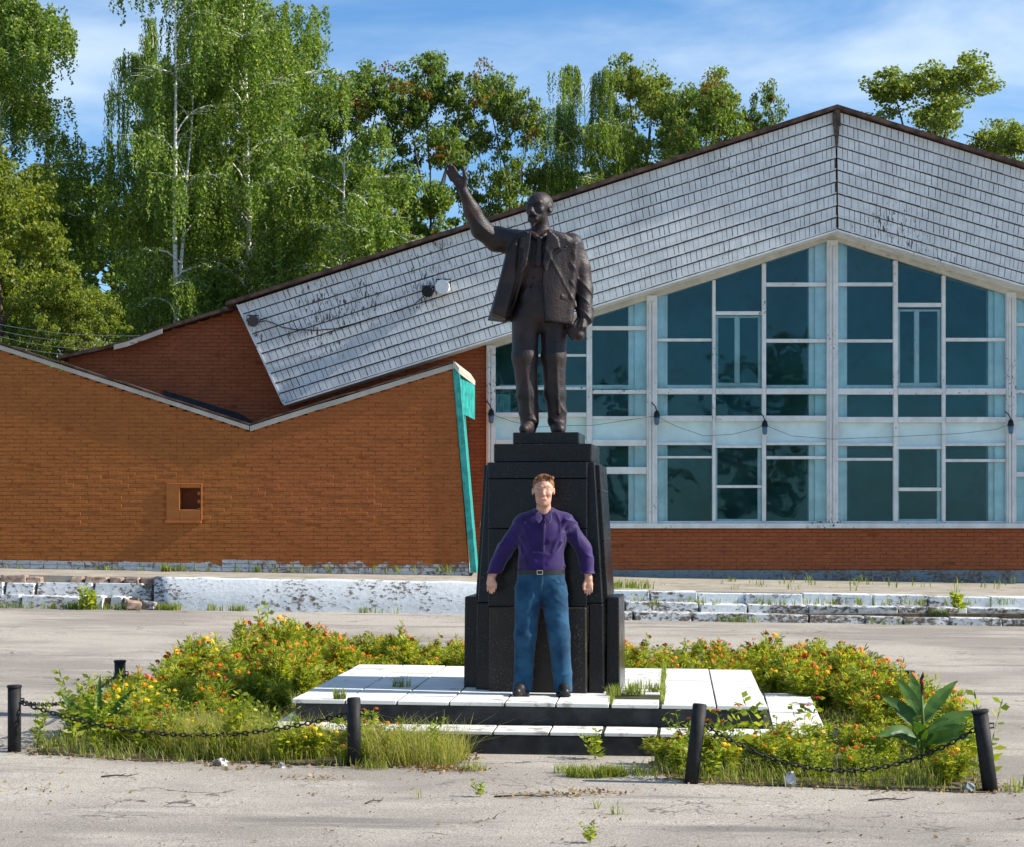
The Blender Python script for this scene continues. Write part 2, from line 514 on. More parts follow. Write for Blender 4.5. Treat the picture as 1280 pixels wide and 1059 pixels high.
g = MB()
xs = [-500, -60, -30, 30, 60, 500]; ys = [-200, -20, 0, 10, 20, 30, 45, 120, 700]
for y in ys:
    for x in xs: g.v.append((x, y, G(x)))
for j in range(len(ys) - 1):
    for i in range(len(xs) - 1):
        a = j * len(xs) + i
        g.f.append((a, a + 1, a + 1 + len(xs), a + len(xs))); g.m.append(0)
tag(g.build('pavement', M['asphalt']), kind='structure')

# ------------------------------------------------------------------ terrace in front of the building
def tz(x):                         # terrace surface: a little lower on the right
    t = min(1, max(0, (x + 1.0) / 3.0)); return G(x) + .545 - .095 * t
tb = MB()
txs = [-40, -16, -12, -9, -6.3, -4.5, -2.5, -1, -.2, .6, 1.3, 3, 5, 7, 9, 12, 18, 40]
tys = [33.12, 34.2, 35.6, 37.5, 41.0]
for y in tys:
    for x in txs:
        if y == 33.12 and x < -6.2: y_ = 33.42
        else: y_ = y
        tb.v.append((x, y_, tz(x) + (RNG.uniform(-.012, .012) if y < 36 else 0)))
nx = len(txs)
for j in range(len(tys) - 1):
    for i in range(nx - 1):
        a = j * nx + i
        tb.f.append((a, a + 1, a + 1 + nx, a + nx)); tb.m.append(0)
base = len(tb.v)
for x in txs: tb.v.append((x, 33.12 if x > -6.2 else 33.42, G(x) - .3))
for i in range(nx - 1):
    tb.f.append((base + i, base + i + 1, i + 1, i)); tb.m.append(0)
terrace = tag(tb.build('terrace', M['terrace']), kind='structure')

# low whitewashed retaining wall
kw = MB(); n = 26; x0, x1 = -6.15, 1.25
for i in range(n + 1):
    x = x0 + (x1 - x0) * i / n
    yy = 33.0 + RNG.uniform(-.005, .005); zt = tz(x) + .012 + RNG.uniform(-.014, .008)
    kw.v += [(x, yy - .07, G(x) - .1), (x, yy - .03, G(x) + .12), (x, yy, zt - .03), (x, yy + .04, zt), (x, 33.34, zt), (x, 33.34, G(x) - .1)]
for i in range(n):
    for k in range(5):
        a = i * 6 + k
        kw.f.append((a, a + 6, a + 7, a + 1)); kw.m.append(0)
kw.f.append((0, 1, 2, 3, 4, 5)); kw.f.append(tuple(n * 6 + k for k in (5, 4, 3, 2, 1, 0))); kw.m += [0, 0]
tag(kw.build('retaining_wall', M['whitewash'], smooth=True), 'low whitewashed retaining wall along the terrace edge left of the monument', 'wall')

def rough_block(x0, x1, y0, y1, z0, z1, j=.018, slope=0.0):
    b = MB(); r = lambda: random.uniform(-j, j)
    cut = random.random()
    p = [(x0 + r(), y0 + r(), z0), (x1 + r(), y0 + r(), z0), (x1, y1, z0), (x0, y1, z0),
         (x0 + abs(r()), y0 + abs(r()) * 1.6, z1 + r() * .6), (x1 - abs(r()), y0 + abs(r()) * 1.6, z1 + r() * .6), (x1, y1, z1), (x0, y1, z1)]
    p = [(x, y, z + G(x)) for x, y, z in p]
    b.hexa(p)
    return b

def step_course(parent, xa, xb, yf, depth, z0, z1, wmin, wmax, mat, miss=0.05, gap=.015, j=.018):
    x = xa
    while x < xb:
        w = random.uniform(wmin, wmax)
        if random.random() > miss:
            b = rough_block(x, x + w - random.uniform(.3, 1.6) * gap, yf + random.uniform(-.03, .03), yf + depth, z0, z1 + random.uniform(-.02, .006), j)
            o = b.build('block', mat, parent, bevel=.014, seg=2)
        x += w

sr = empty('stone_steps', (5, 32, 0), 0, 'three long cracked whitewashed steps up to the terrace right of the monument', 'steps')
inv = Vector((-5, -32, 0))
def shift_children(par, d):
    for c in par.children: c.location = d
step_course(sr, 1.3, 13.5, 31.95, .62, -.1, .135, .5, 1.25, M['whitewash_worn'], .02, .02, .03)
step_course(sr, 1.3, 13.5, 32.42, .62, 0.0, .285, .45, 1.1, M['whitewash_worn'], .02, .02, .025)
step_course(sr, 1.3, 13.5, 32.86, .55, .15, .452, .7, 1.5, M['whitewash'], 0, .012, .015)
shift_children(sr, inv)
c = MB(); c.box(1.3, 13.5, 32.2, 33.1, -.35, .06); c.build('step_core', M['soil'], sr, loc=inv)

sl = empty('stone_steps', (-9, 32.9, 0), 0, 'crumbling low brick steps to the terrace at the left edge below the orange wall', 'steps')
inv2 = Vector((9, -32.9, 0))
step_course(sl, -13, -7.4, 32.72, .55, -.08, .225, .45, 1.1, M['whitewash_worn'], .03, .03, .035)
step_course(sl, -7.4, -6.55, 32.74, .5, -.08, .22, .16, .28, M['whitewash_worn'], .15, .05, .05)
step_course(sl, -13, -7.0, 33.08, .4, .15, .42, .5, 1.3, M['whitewash_worn'], .03, .03, .03)
step_course(sl, -7.0, -6.3, 33.06, .4, .15, .41, .14, .26, M['whitewash_worn'], .1, .05, .05)
step_course(sl, -13, -6.35, 33.2, .3, .40, .535, .2, .5, M['rubble'], .1, .04, .03)
shift_children(sl, inv2)
c = MB(); c.box(-13, -6.4, 32.85, 33.11, -.2, .30); c.build('step_core', M['soil'], sl, loc=inv2)
for k, (dx, dy, z, a, lab) in enumerate([(-6.42, 32.55, .09, .4, 'loose broken brick at the end of the crumbling steps'),
                                    (-6.2, 32.75, .08, -.2, 'pale loose brick on the ground beside the retaining wall end')]):
    b = MB(); b.box(-.13, .13, -.07, .07, -.07, .07)
    o = b.build('loose_brick', M['rubble'] if k == 0 else M['whitewash_worn'], bevel=.015)
    o.location = (dx, dy, z + G(dx)); o.rotation_euler = (.25 * (1 - k), .1, a)
    tag(o, lab, 'brick')

# ------------------------------------------------------------------ brickwork
def brick_courses(poly, z_lo, z_hi, course=.0765):
    """intervals of a (x,z) polygon per course"""
    out = []; z = z_lo; k = 0
    n = len(poly)
    while z + course < z_hi + 1e-6:
        zm = z + course * .5; xs_ = []
        for i in range(n):
            (xa, za), (xb, zb) = poly[i], poly[(i + 1) % n]
            if (za - zm) * (zb - zm) < 0: xs_.append(xa + (zm - za) / (zb - za) * (xb - xa))
        xs_.sort()
        out.append((k, z, [(xs_[i], xs_[i + 1]) for i in range(0, len(xs_) - 1, 2)]))
        z += course; k += 1
    return out

UNIT_BRICK = {}
def unit_brick(mat, k):
    key = (mat.name, k)
    if key not in UNIT_BRICK:
        b = MB(); r = random.Random(k)
        j = lambda a: r.uniform(-a, a)
        L, D, H = .125, .02, .0325
        c_ = .006
        back = [(-L, D, -H), (L, D, -H), (L, D, H), (-L, D, H)]
        mid = [(-L + j(.002), -D + c_, -H + j(.0015)), (L + j(.002), -D + c_, -H + j(.0015)), (L, -D + c_, H), (-L, -D + c_, H)]
        fr = [(-L + c_, -D + j(.002), -H + c_), (L - c_, -D + j(.002), -H + c_), (L - c_, -D + j(.002), H - c_), (-L + c_, -D + j(.002), H - c_)]
        b.v = back + mid + fr
        for s in (0, 4):
            for i in range(4):
                i2 = (i + 1) % 4
                b.f.append((s + i2, s + i, s + 4 + i, s + 4 + i2)); b.m.append(0)
        b.f.append((8, 9, 10, 11)); b.m.append(0)
        UNIT_BRICK[key] = b.mesh('brick', mat)
    return UNIT_BRICK[key]

def lay_bricks(parent, poly, yf, z_lo, z_hi, mat, quota, want=lambda x, z: True, skip=lambda x, z: False, mass_name='brickwork', own=lambda x, z: True):
    L = .26; whole = []; mass = MB(); left = quota
    for k, z, ivs in brick_courses(poly, z_lo, z_hi):
        for xa, xb in ivs:
            x = math.floor(xa / L) * L + (L / 2 if k % 2 else 0) - L
            while x < xb:
                a, b = max(x, xa), min(x + L, xb)
                xm, zm = (a + b) / 2, z + .038
                if b - a > .05 and want(xm, zm) and not skip(xm, zm):
                    dy = random.uniform(-.003, .003) + (.004 if random.random() < .04 else 0)
                    full = (b - a) > L - .002
                    if full and left > 0 and own(xm, zm):
                        left -= 1
                        o = link('brick', unit_brick(mat, random.randrange(4)), parent, (xm, yf + .02 + dy, zm))
                        o.rotation_euler = (random.uniform(-.02, .02), random.uniform(-.008, .008), random.uniform(-.008, .008))
                    else:
                        h = random.uniform(.0315, .0335)
                        x0_, x1_ = a + .005, b - .005
                        c_ = .005
                        mass.add([(x0_, yf + .02 + dy, zm - h), (x1_, yf + .02 + dy, zm - h), (x1_, yf + .02 + dy, zm + h), (x0_, yf + .02 + dy, zm + h),
                                  (x0_ + c_, yf + dy, zm - h + c_), (x1_ - c_, yf + dy, zm - h + c_), (x1_ - c_, yf + dy, zm + h - c_), (x0_ + c_, yf + dy, zm + h - c_)],
                                 [(4, 5, 6, 7), (0, 1, 5, 4), (1, 2, 6, 5), (2, 3, 7, 6), (3, 0, 4, 7)])
                x += L
    o = mass.build(mass_name, mat, parent)
    tag(o, kind='stuff')
    return o

def pxpoly(pts, Y): return [(XX(a, Y), ZZ(b, Y)) for a, b in pts]

# ------------------------------------------------------------------ the hall
YF = 40.0; YS = 39.3
hall = empty('community_hall', (XX(1045, YF), YF, .4), 0, 'long gabled brick hall with white shingled front and tall windows', 'building')
HL = -Vector(hall.location)
def H(o): o.location = Vector(o.location) + HL; return o

# walls
recess = pxpoly([(85, 447), (160, 431), (210, 414), (255, 401), (300, 387), (365, 372), (608, 425), (608, 726), (85, 726)], YF)
w = MB(); w.prism(recess, YF - .0065, YF + .35)
wl_ = H(w.build('wall', M['mortar_hall'], hall))
def want_recess(x, z):
    px = 640 + (x) * F / YF; py = 640 - (z - CAMZ) * F / YF
    if px > 560: return True
    ann = 430 + (px) * (103 / 312.) if px < 312 else 533 - (px - 312) * (78 / 255.)
    return py < ann + 14
fb = lambda px: 505 + (px - 355) * (415 - 505) / (620 - 355)
lay_bricks(wl_, recess, YF - .012, .55, ZZ(372, YF), M['brick_hall'], 170, want_recess,
           own=lambda x, z: XX(110, YF) < x < XX(330, YF))
low = pxpoly([(608, 661), (1560, 661), (1560, 712), (608, 712)], YF)
w = MB(); w.prism(pxpoly([(608.3, 661), (1560, 661), (1560, 740), (608.3, 740)], YF), YF - .0065, YF + .35)
wr_ = H(w.build('wall', M['mortar_hall'], hall))
lay_bricks(wr_, low, YF - .012, ZZ(712, YF) + .002, ZZ(660, YF), M['brick_hall'], 130, lambda x, z: x > XX(700, YF),
           own=lambda x, z: XX(760, YF) < x < XX(1280, YF))
pl = MB()
xx = XX(608.5, YF)
while xx < XX(1560, YF):
    ww = random.uniform(.5, 1.1)
    pl.box(xx, xx + ww - .006, YF - .04 + random.uniform(-.006, .006), YF - .007, -.1, ZZ(712.5, YF) + random.uniform(-.012, .003)); xx += ww
M['base_paint'] = whitewash('dull blue grey base paint', (.20, .26, .30), .02)
H(pl.build('wall_base', M['base_paint'], hall))
w = MB(); w.prism(pxpoly([(1482, 380), (1900, 460), (1900, 740), (1482, 740)], YF), YF + .01, YF + .35)
w.box(XX(85, YF), XX(85, YF) + .35, YF + .36, 58, 0, ZZ(450, YF)); w.box(XX(85, YF), XX(1900, YF), 58, 58.3, 0, 4.2)
w.box(XX(1900, YF), XX(1900, YF) + .3, YF, 58.3, 0, 4.2)
H(w.build('wall', M['brick_hall'], hall))

# fascia shingles
def bil(q, u, v):   # q: TL TR BR BL in (x,z)
    a = [q[0][i] + (q[1][i] - q[0][i]) * u for i in (0, 1)]
    b = [q[3][i] + (q[2][i] - q[3][i]) * u for i in (0, 1)]
    return a[0] + (b[0] - a[0]) * v, a[1] + (b[1] - a[1]) * v

def fascia(q, rows, cols, yb, quota, onscreen):
    back = MB(); back.prism([q[0], q[1], q[2], q[3]], yb, yb + .05)
    bo = H(back.build('fascia_backing', M['dark_wood'], hall))
    cand = []
    for r in range(rows):
        cuts = [0.0]
        while cuts[-1] < 1: cuts.append(cuts[-1] + random.uniform(.72, 1.32) / cols)
        cuts[-1] = 1.0
        v0, v1 = r / rows, (r + 1) / rows
        for i in range(len(cuts) - 1):
            u0, u1 = cuts[i], cuts[i + 1]
            if u1 - u0 < .3 / cols: continue
            gp = .030 / cols * random.uniform(.5, 2.4)
            dv = random.uniform(-.005, .002)
            A = bil(q, u0 + gp, v0 + .004); B = bil(q, u1 - gp, v0 + .004)
            C = bil(q, u1 - gp + random.uniform(-.3, .3) * gp, v1 - .008 + dv); D = bil(q, u0 + gp + random.uniform(-.3, .3) * gp, v1 - .008 + dv + random.uniform(-.003, .003))
            t0, t1 = random.uniform(.004, .006), random.uniform(.008, .012)
            if random.random() < .0: continue            # a shingle has fallen off
            p = [(D[0], yb - t1, D[1]), (C[0], yb - t1, C[1]), (C[0], yb - .0, C[1]), (D[0], yb, D[1]),
                 (A[0], yb - t0, A[1]), (B[0], yb - t0, B[1]), (B[0], yb, B[1]), (A[0], yb, A[1])]
            cand.append(((u1 - u0), onscreen((u0 + u1) / 2), p))
    cand.sort(key=lambda t: (-t[1], -t[0]))
    mass = MB()
    for i, (wd, on, p) in enumerate(cand):
        if i < quota:
            c0 = Vector(p[0]); b = MB(); b.hexa([tuple(Vector(k) - c0) for k in p])
            o = b.build('shingle', M['shingle'], bo); o.location = c0
        else: mass.hexa(p)
    tag(mass.build('shingle_cladding', M['shingle'], bo), kind='stuff')
    for r in range(1, rows + 1):
        v = r / rows - .013
        a0, a1 = v - .0045, v + .005
        bt = MB(); segs = 12
        for s_ in range(segs):
            u0, u1 = s_ / segs, (s_ + 1) / segs
            w0 = random.uniform(-.002, .002)
            A = bil(q, u0, a0 + w0); B = bil(q, u1, a0 + w0); C = bil(q, u1, a1 + w0); D = bil(q, u0, a1 + w0)
            bt.hexa([(D[0], yb - .0155, D[1]), (C[0], yb - .0155, C[1]), (C[0], yb - .0125, C[1]), (D[0], yb - .0125, D[1]),
                     (A[0], yb - .0145, A[1]), (B[0], yb - .0145, B[1]), (B[0], yb - .0125, B[1]), (A[0], yb - .0125, A[1])])
        bt.build('batten', M['shingle'], bo)
    return bo

qL = pxpoly([(297, 381), (1044.2, 139), (1046.2, 287), (355, 505)], YS)
qR = pxpoly([(1045.8, 139), (1700, 343), (1650, 467), (1047.8, 287)], YS)
fascia(qL, 10, 104, YS, 170, lambda u: 1)
fascia(qR, 10, 92, YS, 125, lambda u: 1 if u < .36 else 0)

# soffit, end board, ridge cap
def slab_line(a, b, y0, y1, th, name, mat):
    s = MB(); (xa, za), (xb, zb) = a, b
    s.hexa([(xa, y0, za - th), (xb, y0, zb - th), (xb, y1, zb - th), (xa, y1, za - th), (xa, y0, za), (xb, y0, zb), (xb, y1, zb), (xa, y1, za)])
    return H(s.build(name, mat, hall))
a, b, c3 = qL[3], qL[2], qR[2]
slab_line(a, b, YS - .03, YF - .02, .035, 'soffit', M['frame'])
slab_line(b, c3, YS - .03, YF - .02, .035, 'soffit', M['frame'])
e = MB(); e.hexa([(qL[3][0] - .03, YS - .02, qL[3][1]), (qL[3][0] + .02, YS - .02, qL[3][1]), (qL[3][0] + .02, YF - .02, qL[3][1]), (qL[3][0] - .03, YF - .02, qL[3][1]),
                  (qL[0][0] - .03, YS - .02, qL[0][1]), (qL[0][0] + .02, YS - .02, qL[0][1]), (qL[0][0] + .02, YF - .02, qL[0][1]), (qL[0][0] - .03, YF - .02, qL[0][1])])
H(e.build('end_board', M['shingle'], hall))
rc = MB(); z0 = ZZ(186, YS); x0 = XX(1045, YS)
rc.prism([(x0 - .06, ZZ(160, YS)), (x0 + .06, ZZ(160, YS)), (x0 + .02, z0), (x0 - .02, z0)], YS - .09, YS - .062)
rc.prism([(x0 - .07, ZZ(137, YS)), (x0 + .07, ZZ(137, YS)), (x0 + .08, ZZ(159.5, YS)), (x0 - .08, ZZ(159.5, YS))], YS - .12, YS - .062)
H(rc.build('ridge_cap', M['dark_wood'], hall, bevel=.01))

# main roof and the lower roof over the side wall
def roof_strip(pts, y0, y1, th, name, mat, Y=YS):
    r = MB()
    W = [(XX(p[0], Y), ZZ(p[1], Y)) for p in pts]
    for i in range(len(W) - 1):
        (xa, za), (xb, zb) = W[i], W[i + 1]
        r.hexa([(xa, y0, za), (xb, y0, zb), (xb, y1, zb), (xa, y1, za), (xa, y0, za + th), (xb, y0, zb + th), (xb, y1, zb + th), (xa, y1, za + th)])
    return H(r.build(name, mat, hall))
roof_strip([(283, 383), (1045, 137), (1760, 360)], YS - .16, 58, .075, 'roof', M['roof'])
roof_strip([(76, 450), (120, 441), (163, 431), (207, 414), (252, 400), (297, 387)], YF - .28, 58, .07, 'side_roof', M['roof'], YF)
vb = MB()
W = pxpoly([(146, 434.6), (163, 430.5), (206, 414.5)], YF)
for i in range(len(W) - 1):
    (xa, za), (xb, zb) = W[i], W[i + 1]
    vb.hexa([(xa, YF - .31, za - .07), (xb, YF - .31, zb - .07), (xb, YF - .285, zb - .07), (xa, YF - .285, za - .07),
             (xa, YF - .31, za + .03), (xb, YF - .31, zb + .03), (xb, YF - .285, zb + .03), (xa, YF - .285, za + .03)])
H(vb.build('verge_board', M['board'], hall))

# header above the windows
top_line = [(608, 438), (740, 397), (890, 350.5), (1032, 303), (1047, 303), (1256, 368), (1480, 438)]
def top_y(px):
    for (a0, b0), (a1, b1) in zip(top_line, top_line[1:]):
        if a0 <= px <= a1: return b0 + (b1 - b0) * (px - a0) / (a1 - a0)
    return 440
hd = MB()
W = pxpoly(top_line, YF)
for (xa, za), (xb, zb) in zip(W, W[1:]):
    hd.hexa([(xa, YF - .09, za), (xb, YF - .09, zb), (xb, YF + .3, zb), (xa, YF + .3, za),
             (xa, YF - .09, za + .32), (xb, YF - .09, zb + .32), (xb, YF + .3, zb + .32), (xa, YF + .3, za + .32)])
    hd.hexa([(xa, YF - .12, za + .10), (xb, YF - .12, zb + .10), (xb, YF - .092, zb + .10), (xa, YF - .092, za + .10),
             (xa, YF - .12, za + .19), (xb, YF - .12, zb + .19), (xb, YF - .092, zb + .19), (xa, YF - .092, za + .19)])
H(hd.build('header_beam', M['header'], hall))

# ---- windows
def rect(mb, a, b0, c_, d, Yf, depth, ref=YF):   # photo-measured rectangle on the facade plane
    mb.box(XX(a, ref), XX(c_, ref), Yf, Yf + depth, ZZ(d, ref), ZZ(b0, ref))

for (a, b_) in ((608, 619.5), (808, 821), (1032.7, 1046.5), (1256.6, 1268.7), (1470, 1482)):
    p = MB(); ty = min(top_y(a), top_y(b_)) + 2
    p.box(XX(a, YF), XX(b_, YF), YF - .12, YF + .15, ZZ(660, YF) , ZZ(ty - 4, YF))
    for k in (.30, .62):     # grooved face
        xm = XX(a + (b_ - a) * k, YF)
        p.box(xm - .022, xm + .022, YF - .15, YF - .1205, ZZ(654, YF), ZZ(ty + 4, YF))
    H(p.build('window_post', M['frame'], hall, bevel=.006))
s = MB()
rect(s, 600, 654, 1482, 660.5, YF - .17, .16)
rect(s, 600, 651.5, 1482, 653.8, YF - .06, .10)
H(s.build('window_sill', M['frame'], hall, bevel=.008))

YG = YF + .02
bays = {
 0: [((619.5, 664), [(483, 486.5), (516, 521.6), 'S', (550, 557.5), (584, 592)]),
     ((671, 733), [(443, 446), (484, 487.5), (516, 521.6), 'S', (550, 557.5), (584, 592)]),
     ((740, 808), [(408, 413), (487.6, 492.5), (520.5, 524), 'S', (550, 557.5), (584, 592.6)])],
 1: [((821, 890), [(423.5, 427), (486, 493), (520, 527), 'S', (553, 556.5), (570.3, 573)]),
     ((894, 952), [(389.5, 394), (486, 493), (520, 527), 'S', (557, 560), (606.6, 610)]),
     ((957, 1032.7), [(353.6, 358.5), (424, 428.5), (486, 493), (520, 527), 'S', (553, 556.5), (570.3, 574)])],
 2: [((1046.5, 1116), [(353.6, 358), (424.5, 428.3), (486, 493.5), (521.6, 528.5), 'S', (554, 557.5), (572.6, 576)]),
     ((1121.5, 1176.6), [(379, 384), (486, 493.5), (521.6, 528.5), 'S', (558, 561.5), (609.6, 614)]),
     ((1181, 1256.6), [(422.7, 427), (486, 493.5), (521.6, 528.5), 'S', (554, 557.5), (574, 577.6)])],
 3: [((1268.7, 1330), [(404, 408), (487.5, 492), (522, 525), 'S', (550, 557), (590, 596)]),
     ((1337, 1400), [(440, 444), (487.5, 492), (522, 525), 'S', (550, 557), (590, 596)]),
     ((1406, 1470), [(487.5, 492), (522, 525), 'S', (550, 557), (590, 596)])],
}
inner_cols = {0: [(786, 808)], 1: [(821, 835), (1012, 1033)], 2: [(1046.5, 1060), (1237, 1257)], 3: [(1268, 1284)]}
YI = YF + .04
for k, cols in bays.items():
    fr = MB(); xa, xb = cols[0][0][0], cols[-1][0][1]
    for (a, b_) in inner_cols[k]:
        ty = max(top_y(a), top_y(b_))
        for (m0, m1, dd) in ((0, .66, 0), (.66, 1, .07)):
            if a > (xa + xb) / 2: m0, m1 = 1 - m1, 1 - m0
            fr.box(XX(a + (b_ - a) * m0, YF), XX(a + (b_ - a) * m1, YF) - .002, YI + dd, YI + .25, ZZ(652, YF), ZZ(ty, YF) + .2)
    lx0, lx1 = xa + 4, xb - 4
    for (y0_, y1_, dd) in ((549.5, 556, .0), (481, 486, .05)):
        fr.box(XX(lx0, YF), XX(lx1, YF), YI + dd, YI + .22, ZZ(y1_, YF), ZZ(y0_, YF))
    win = H(fr.build('window', M['reveal'], hall))
    wloc = Vector((0, 0, 0))
    for ci, ((a, b_), bars) in enumerate(cols):
        if ci < len(cols) - 1:
            na = cols[ci + 1][0][0]
            mm = MB(); ty = top_y((b_ + na) / 2) + 1
            rect(mm, b_, ty, na, 651.5, YF - .085, .15)
            mm.build('mullion', M['frame'], win, bevel=.006)
        prev = None; prev_sp = False; sp = False
        for bb in bars + [(651.5, 655)]:
            if bb == 'S': sp = True; continue
            y0_, y1_ = bb
            if y0_ < 650:
                t = MB()
                heavy = (y1_ - y0_) > 5.5
                rect(t, a + .15, y0_, b_ - .15, y1_, YF - (.10 if heavy else .06), .12 if heavy else .09)
                t.build('transom', M['frame'], win, bevel=.005)
            # the cell above this bar
            q = MB(); e_ = 1.0
            if prev is None:
                q.prism(pxpoly([(a - e_, top_y(a) - e_), (b_ + e_, top_y(b_) - e_), (b_ + e_, y0_ + e_), (a - e_, y0_ + e_)], YF), YG, YG + .006)
            else:
                rect(q, a - e_, prev - e_, b_ + e_, y0_ + e_, YG, .006)
            if sp:
                q2 = MB(); rect(q2, a - 1, prev - 1, b_ + 1, y0_ + 1, YG, .03)
                q2.build('spandrel_panel', M['spandrel'], win); sp = False
            else: q.build('pane', M['glass'], win)
            prev = y1_
# opening lights with their own sashes, in the two middle columns
for win_k, (a, b_, t0, t1, m0, m1) in ((1, (894, 952, 394.5, 482.5, 918.5, 925)), (2, (1121.5, 1176.6, 386.5, 482.5, 1143.5, 1149.5))):
    c_ = MB()
    rect(c_, a + .5, t0, a + 4, t1, YF + .05, .07); rect(c_, b_ - 4, t0, b_ - .5, t1, YF + .05, .07)
    rect(c_, a + 4, t0, b_ - 4, t0 + 2.6, YF + .05, .07); rect(c_, a + 4, t1 - 4, b_ - 4, t1, YF + .05, .07)
    rect(c_, m0, t0 + 2.6, m1, t1 - 4, YF + .045, .075)
    H(c_.build('casement', M['frame'], hall, bevel=.005))
for (a, b_, t0, t1) in ((894, 952, 560, 652), (1121.5, 1176.6, 561.5, 652)):
    c_ = MB()
    rect(c_, a + .3, t0, a + 3, t1, YF + .05, .06); rect(c_, b_ - 4.5, t0, b_ - .3, t1, YF + .05, .06)
    rect(c_, a + 3, t1 - 3, b_ - 4.5, t1, YF + .05, .06)
    H(c_.build('casement', M['reveal'], hall, bevel=.005))
# curtain behind the leftmost panes
c_ = MB(); pts = []
for i in range(25):
    x = XX(620 + i * .75, YF); pts.append((x, YF + .22 + .03 * math.sin(i * 1.9)))
for (xa, ya), (xb, yb_) in zip(pts, pts[1:]):
    c_.add([(xa, ya, ZZ(552, YF)), (xb, yb_, ZZ(552, YF)), (xb, yb_, ZZ(492, YF)), (xa, ya, ZZ(492, YF)),
            (xa, ya + .006, ZZ(552, YF)), (xb, yb_ + .006, ZZ(552, YF)), (xb, yb_ + .006, ZZ(492, YF)), (xa, ya + .006, ZZ(492, YF))],
           [(0, 1, 2, 3), (7, 6, 5, 4)])
H(c_.build('curtain', M['curtain'], hall))
# the room behind
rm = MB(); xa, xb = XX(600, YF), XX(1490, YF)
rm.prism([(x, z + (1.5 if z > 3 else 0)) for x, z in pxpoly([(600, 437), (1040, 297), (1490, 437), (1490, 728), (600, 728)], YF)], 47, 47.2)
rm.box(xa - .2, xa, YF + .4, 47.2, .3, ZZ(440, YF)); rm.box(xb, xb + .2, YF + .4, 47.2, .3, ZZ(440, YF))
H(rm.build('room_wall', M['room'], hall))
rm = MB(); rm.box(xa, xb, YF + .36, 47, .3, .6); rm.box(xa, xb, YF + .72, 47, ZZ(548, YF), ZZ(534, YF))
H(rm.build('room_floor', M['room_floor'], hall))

# ------------------------------------------------------------------ the annex with its butterfly roof
YA = 36.5
annex = empty('brick_annex', (XX(300, YA), YA, .5), 0, 'low orange painted brick wing with a valley roof and turquoise end', 'building')
AL = -Vector(annex.location)
def A_(o): o.location = Vector(o.location) + AL; return o
front = pxpoly([(-160, 388), (0, 440), (312, 541), (566, 463), (587, 722), (-160, 722)], YA)
hx0, hx1, hz0, hz1 = XX(225, YA), XX(251, YA), ZZ(637, YA), ZZ(610, YA)
def clip_x(poly, xc, keep_less):
    out = []; n = len(poly)
    ins_ = lambda p: p[0] <= xc if keep_less else p[0] >= xc
    for i in range(n):
        a, b = poly[i], poly[(i + 1) % n]
        if ins_(a): out.append(a)
        if ins_(a) != ins_(b): out.append((xc, a[1] + (b[1] - a[1]) * (xc - a[0]) / (b[0] - a[0])))
    return out
w = MB(); w.prism(clip_x(front, hx0, True), YA - .0075, YA + .35); w.prism(clip_x(front, hx1, False), YA - .0075, YA + .35)
mid_ = clip_x(clip_x(front, hx0, False), hx1, True); tops = sorted(mid_, key=lambda p: -p[1])[:2]; zb_ = min(p[1] for p in mid_)
w.prism([(hx0, hz1), (hx1, hz1)] + sorted(tops, key=lambda p: -p[0]), YA - .0075, YA + .35); w.box(hx0, hx1, YA - .0075, YA + .35, zb_, hz0)
aw = A_(w.build('wall', M['mortar_annex'], annex))
nx0, nx1, nz0, nz1 = XX(208, YA), XX(251, YA), ZZ(651, YA), ZZ(604, YA)
front_up = [(x, z + (.055 if z > 2 else 0)) for x, z in front]
lay_bricks(aw, front_up, YA - .012, .40, ZZ(386, YA), M['brick_annex'], 300, lambda x, z: x > XX(-158, YA),
           skip=lambda x, z: nx0 - .02 < x < nx1 + .02 and nz0 - .02 < z < nz1 + .02,
           own=lambda x, z: XX(70, YA) < x < XX(480, YA) and ZZ(655, YA) < z < ZZ(575, YA))
# blind niche with a brick surround
n_ = MB()
yf = YA - .035
n_.box(nx0, hx0, yf, YA - .008, nz0, nz1); n_.box(hx1, hx1 + .03, yf, YA - .008, nz0, nz1)
n_.box(hx0, hx1, yf, YA - .008, nz0, hz0); n_.box(hx0, hx1, yf, YA - .008, hz1, nz1)
n_.box(nx0 - .02, hx1 + .02, yf - .03, YA - .0085, nz0 - .05, nz0)
nich = A_(n_.build('niche_surround', M['brick_annex'], annex, bevel=.008))
n_ = MB(); n_.box(hx0 - .05, hx1 + .05, YA + .351, YA + .40, hz0 - .05, hz1 + .05); n_.build('niche_back', M['brick_hall'], nich)
# side and rear walls
w = MB()
w.hexa([(XX(587, YA) - .3, YA + .36, 0), (XX(587, YA), YA + .36, 0), (XX(587, YA), YF - .05, 0), (XX(587, YA) - .3, YF - .05, 0),
        (XX(566, YA) - .3, YA + .36, ZZ(463, YA)), (XX(566, YA), YA + .36, ZZ(463, YA)), (XX(566, YA), YF - .05, ZZ(463, YA)), (XX(566, YA) - .3, YF - .05, ZZ(463, YA))])
A_(w.build('side_wall', M['brick_annex'], annex))
w = MB(); w.box(XX(-160, YA), XX(-160, YA) + .3, YA + .36, 50, 0, ZZ(400, YA)); A_(w.build('side_wall', M['brick_annex'], annex))
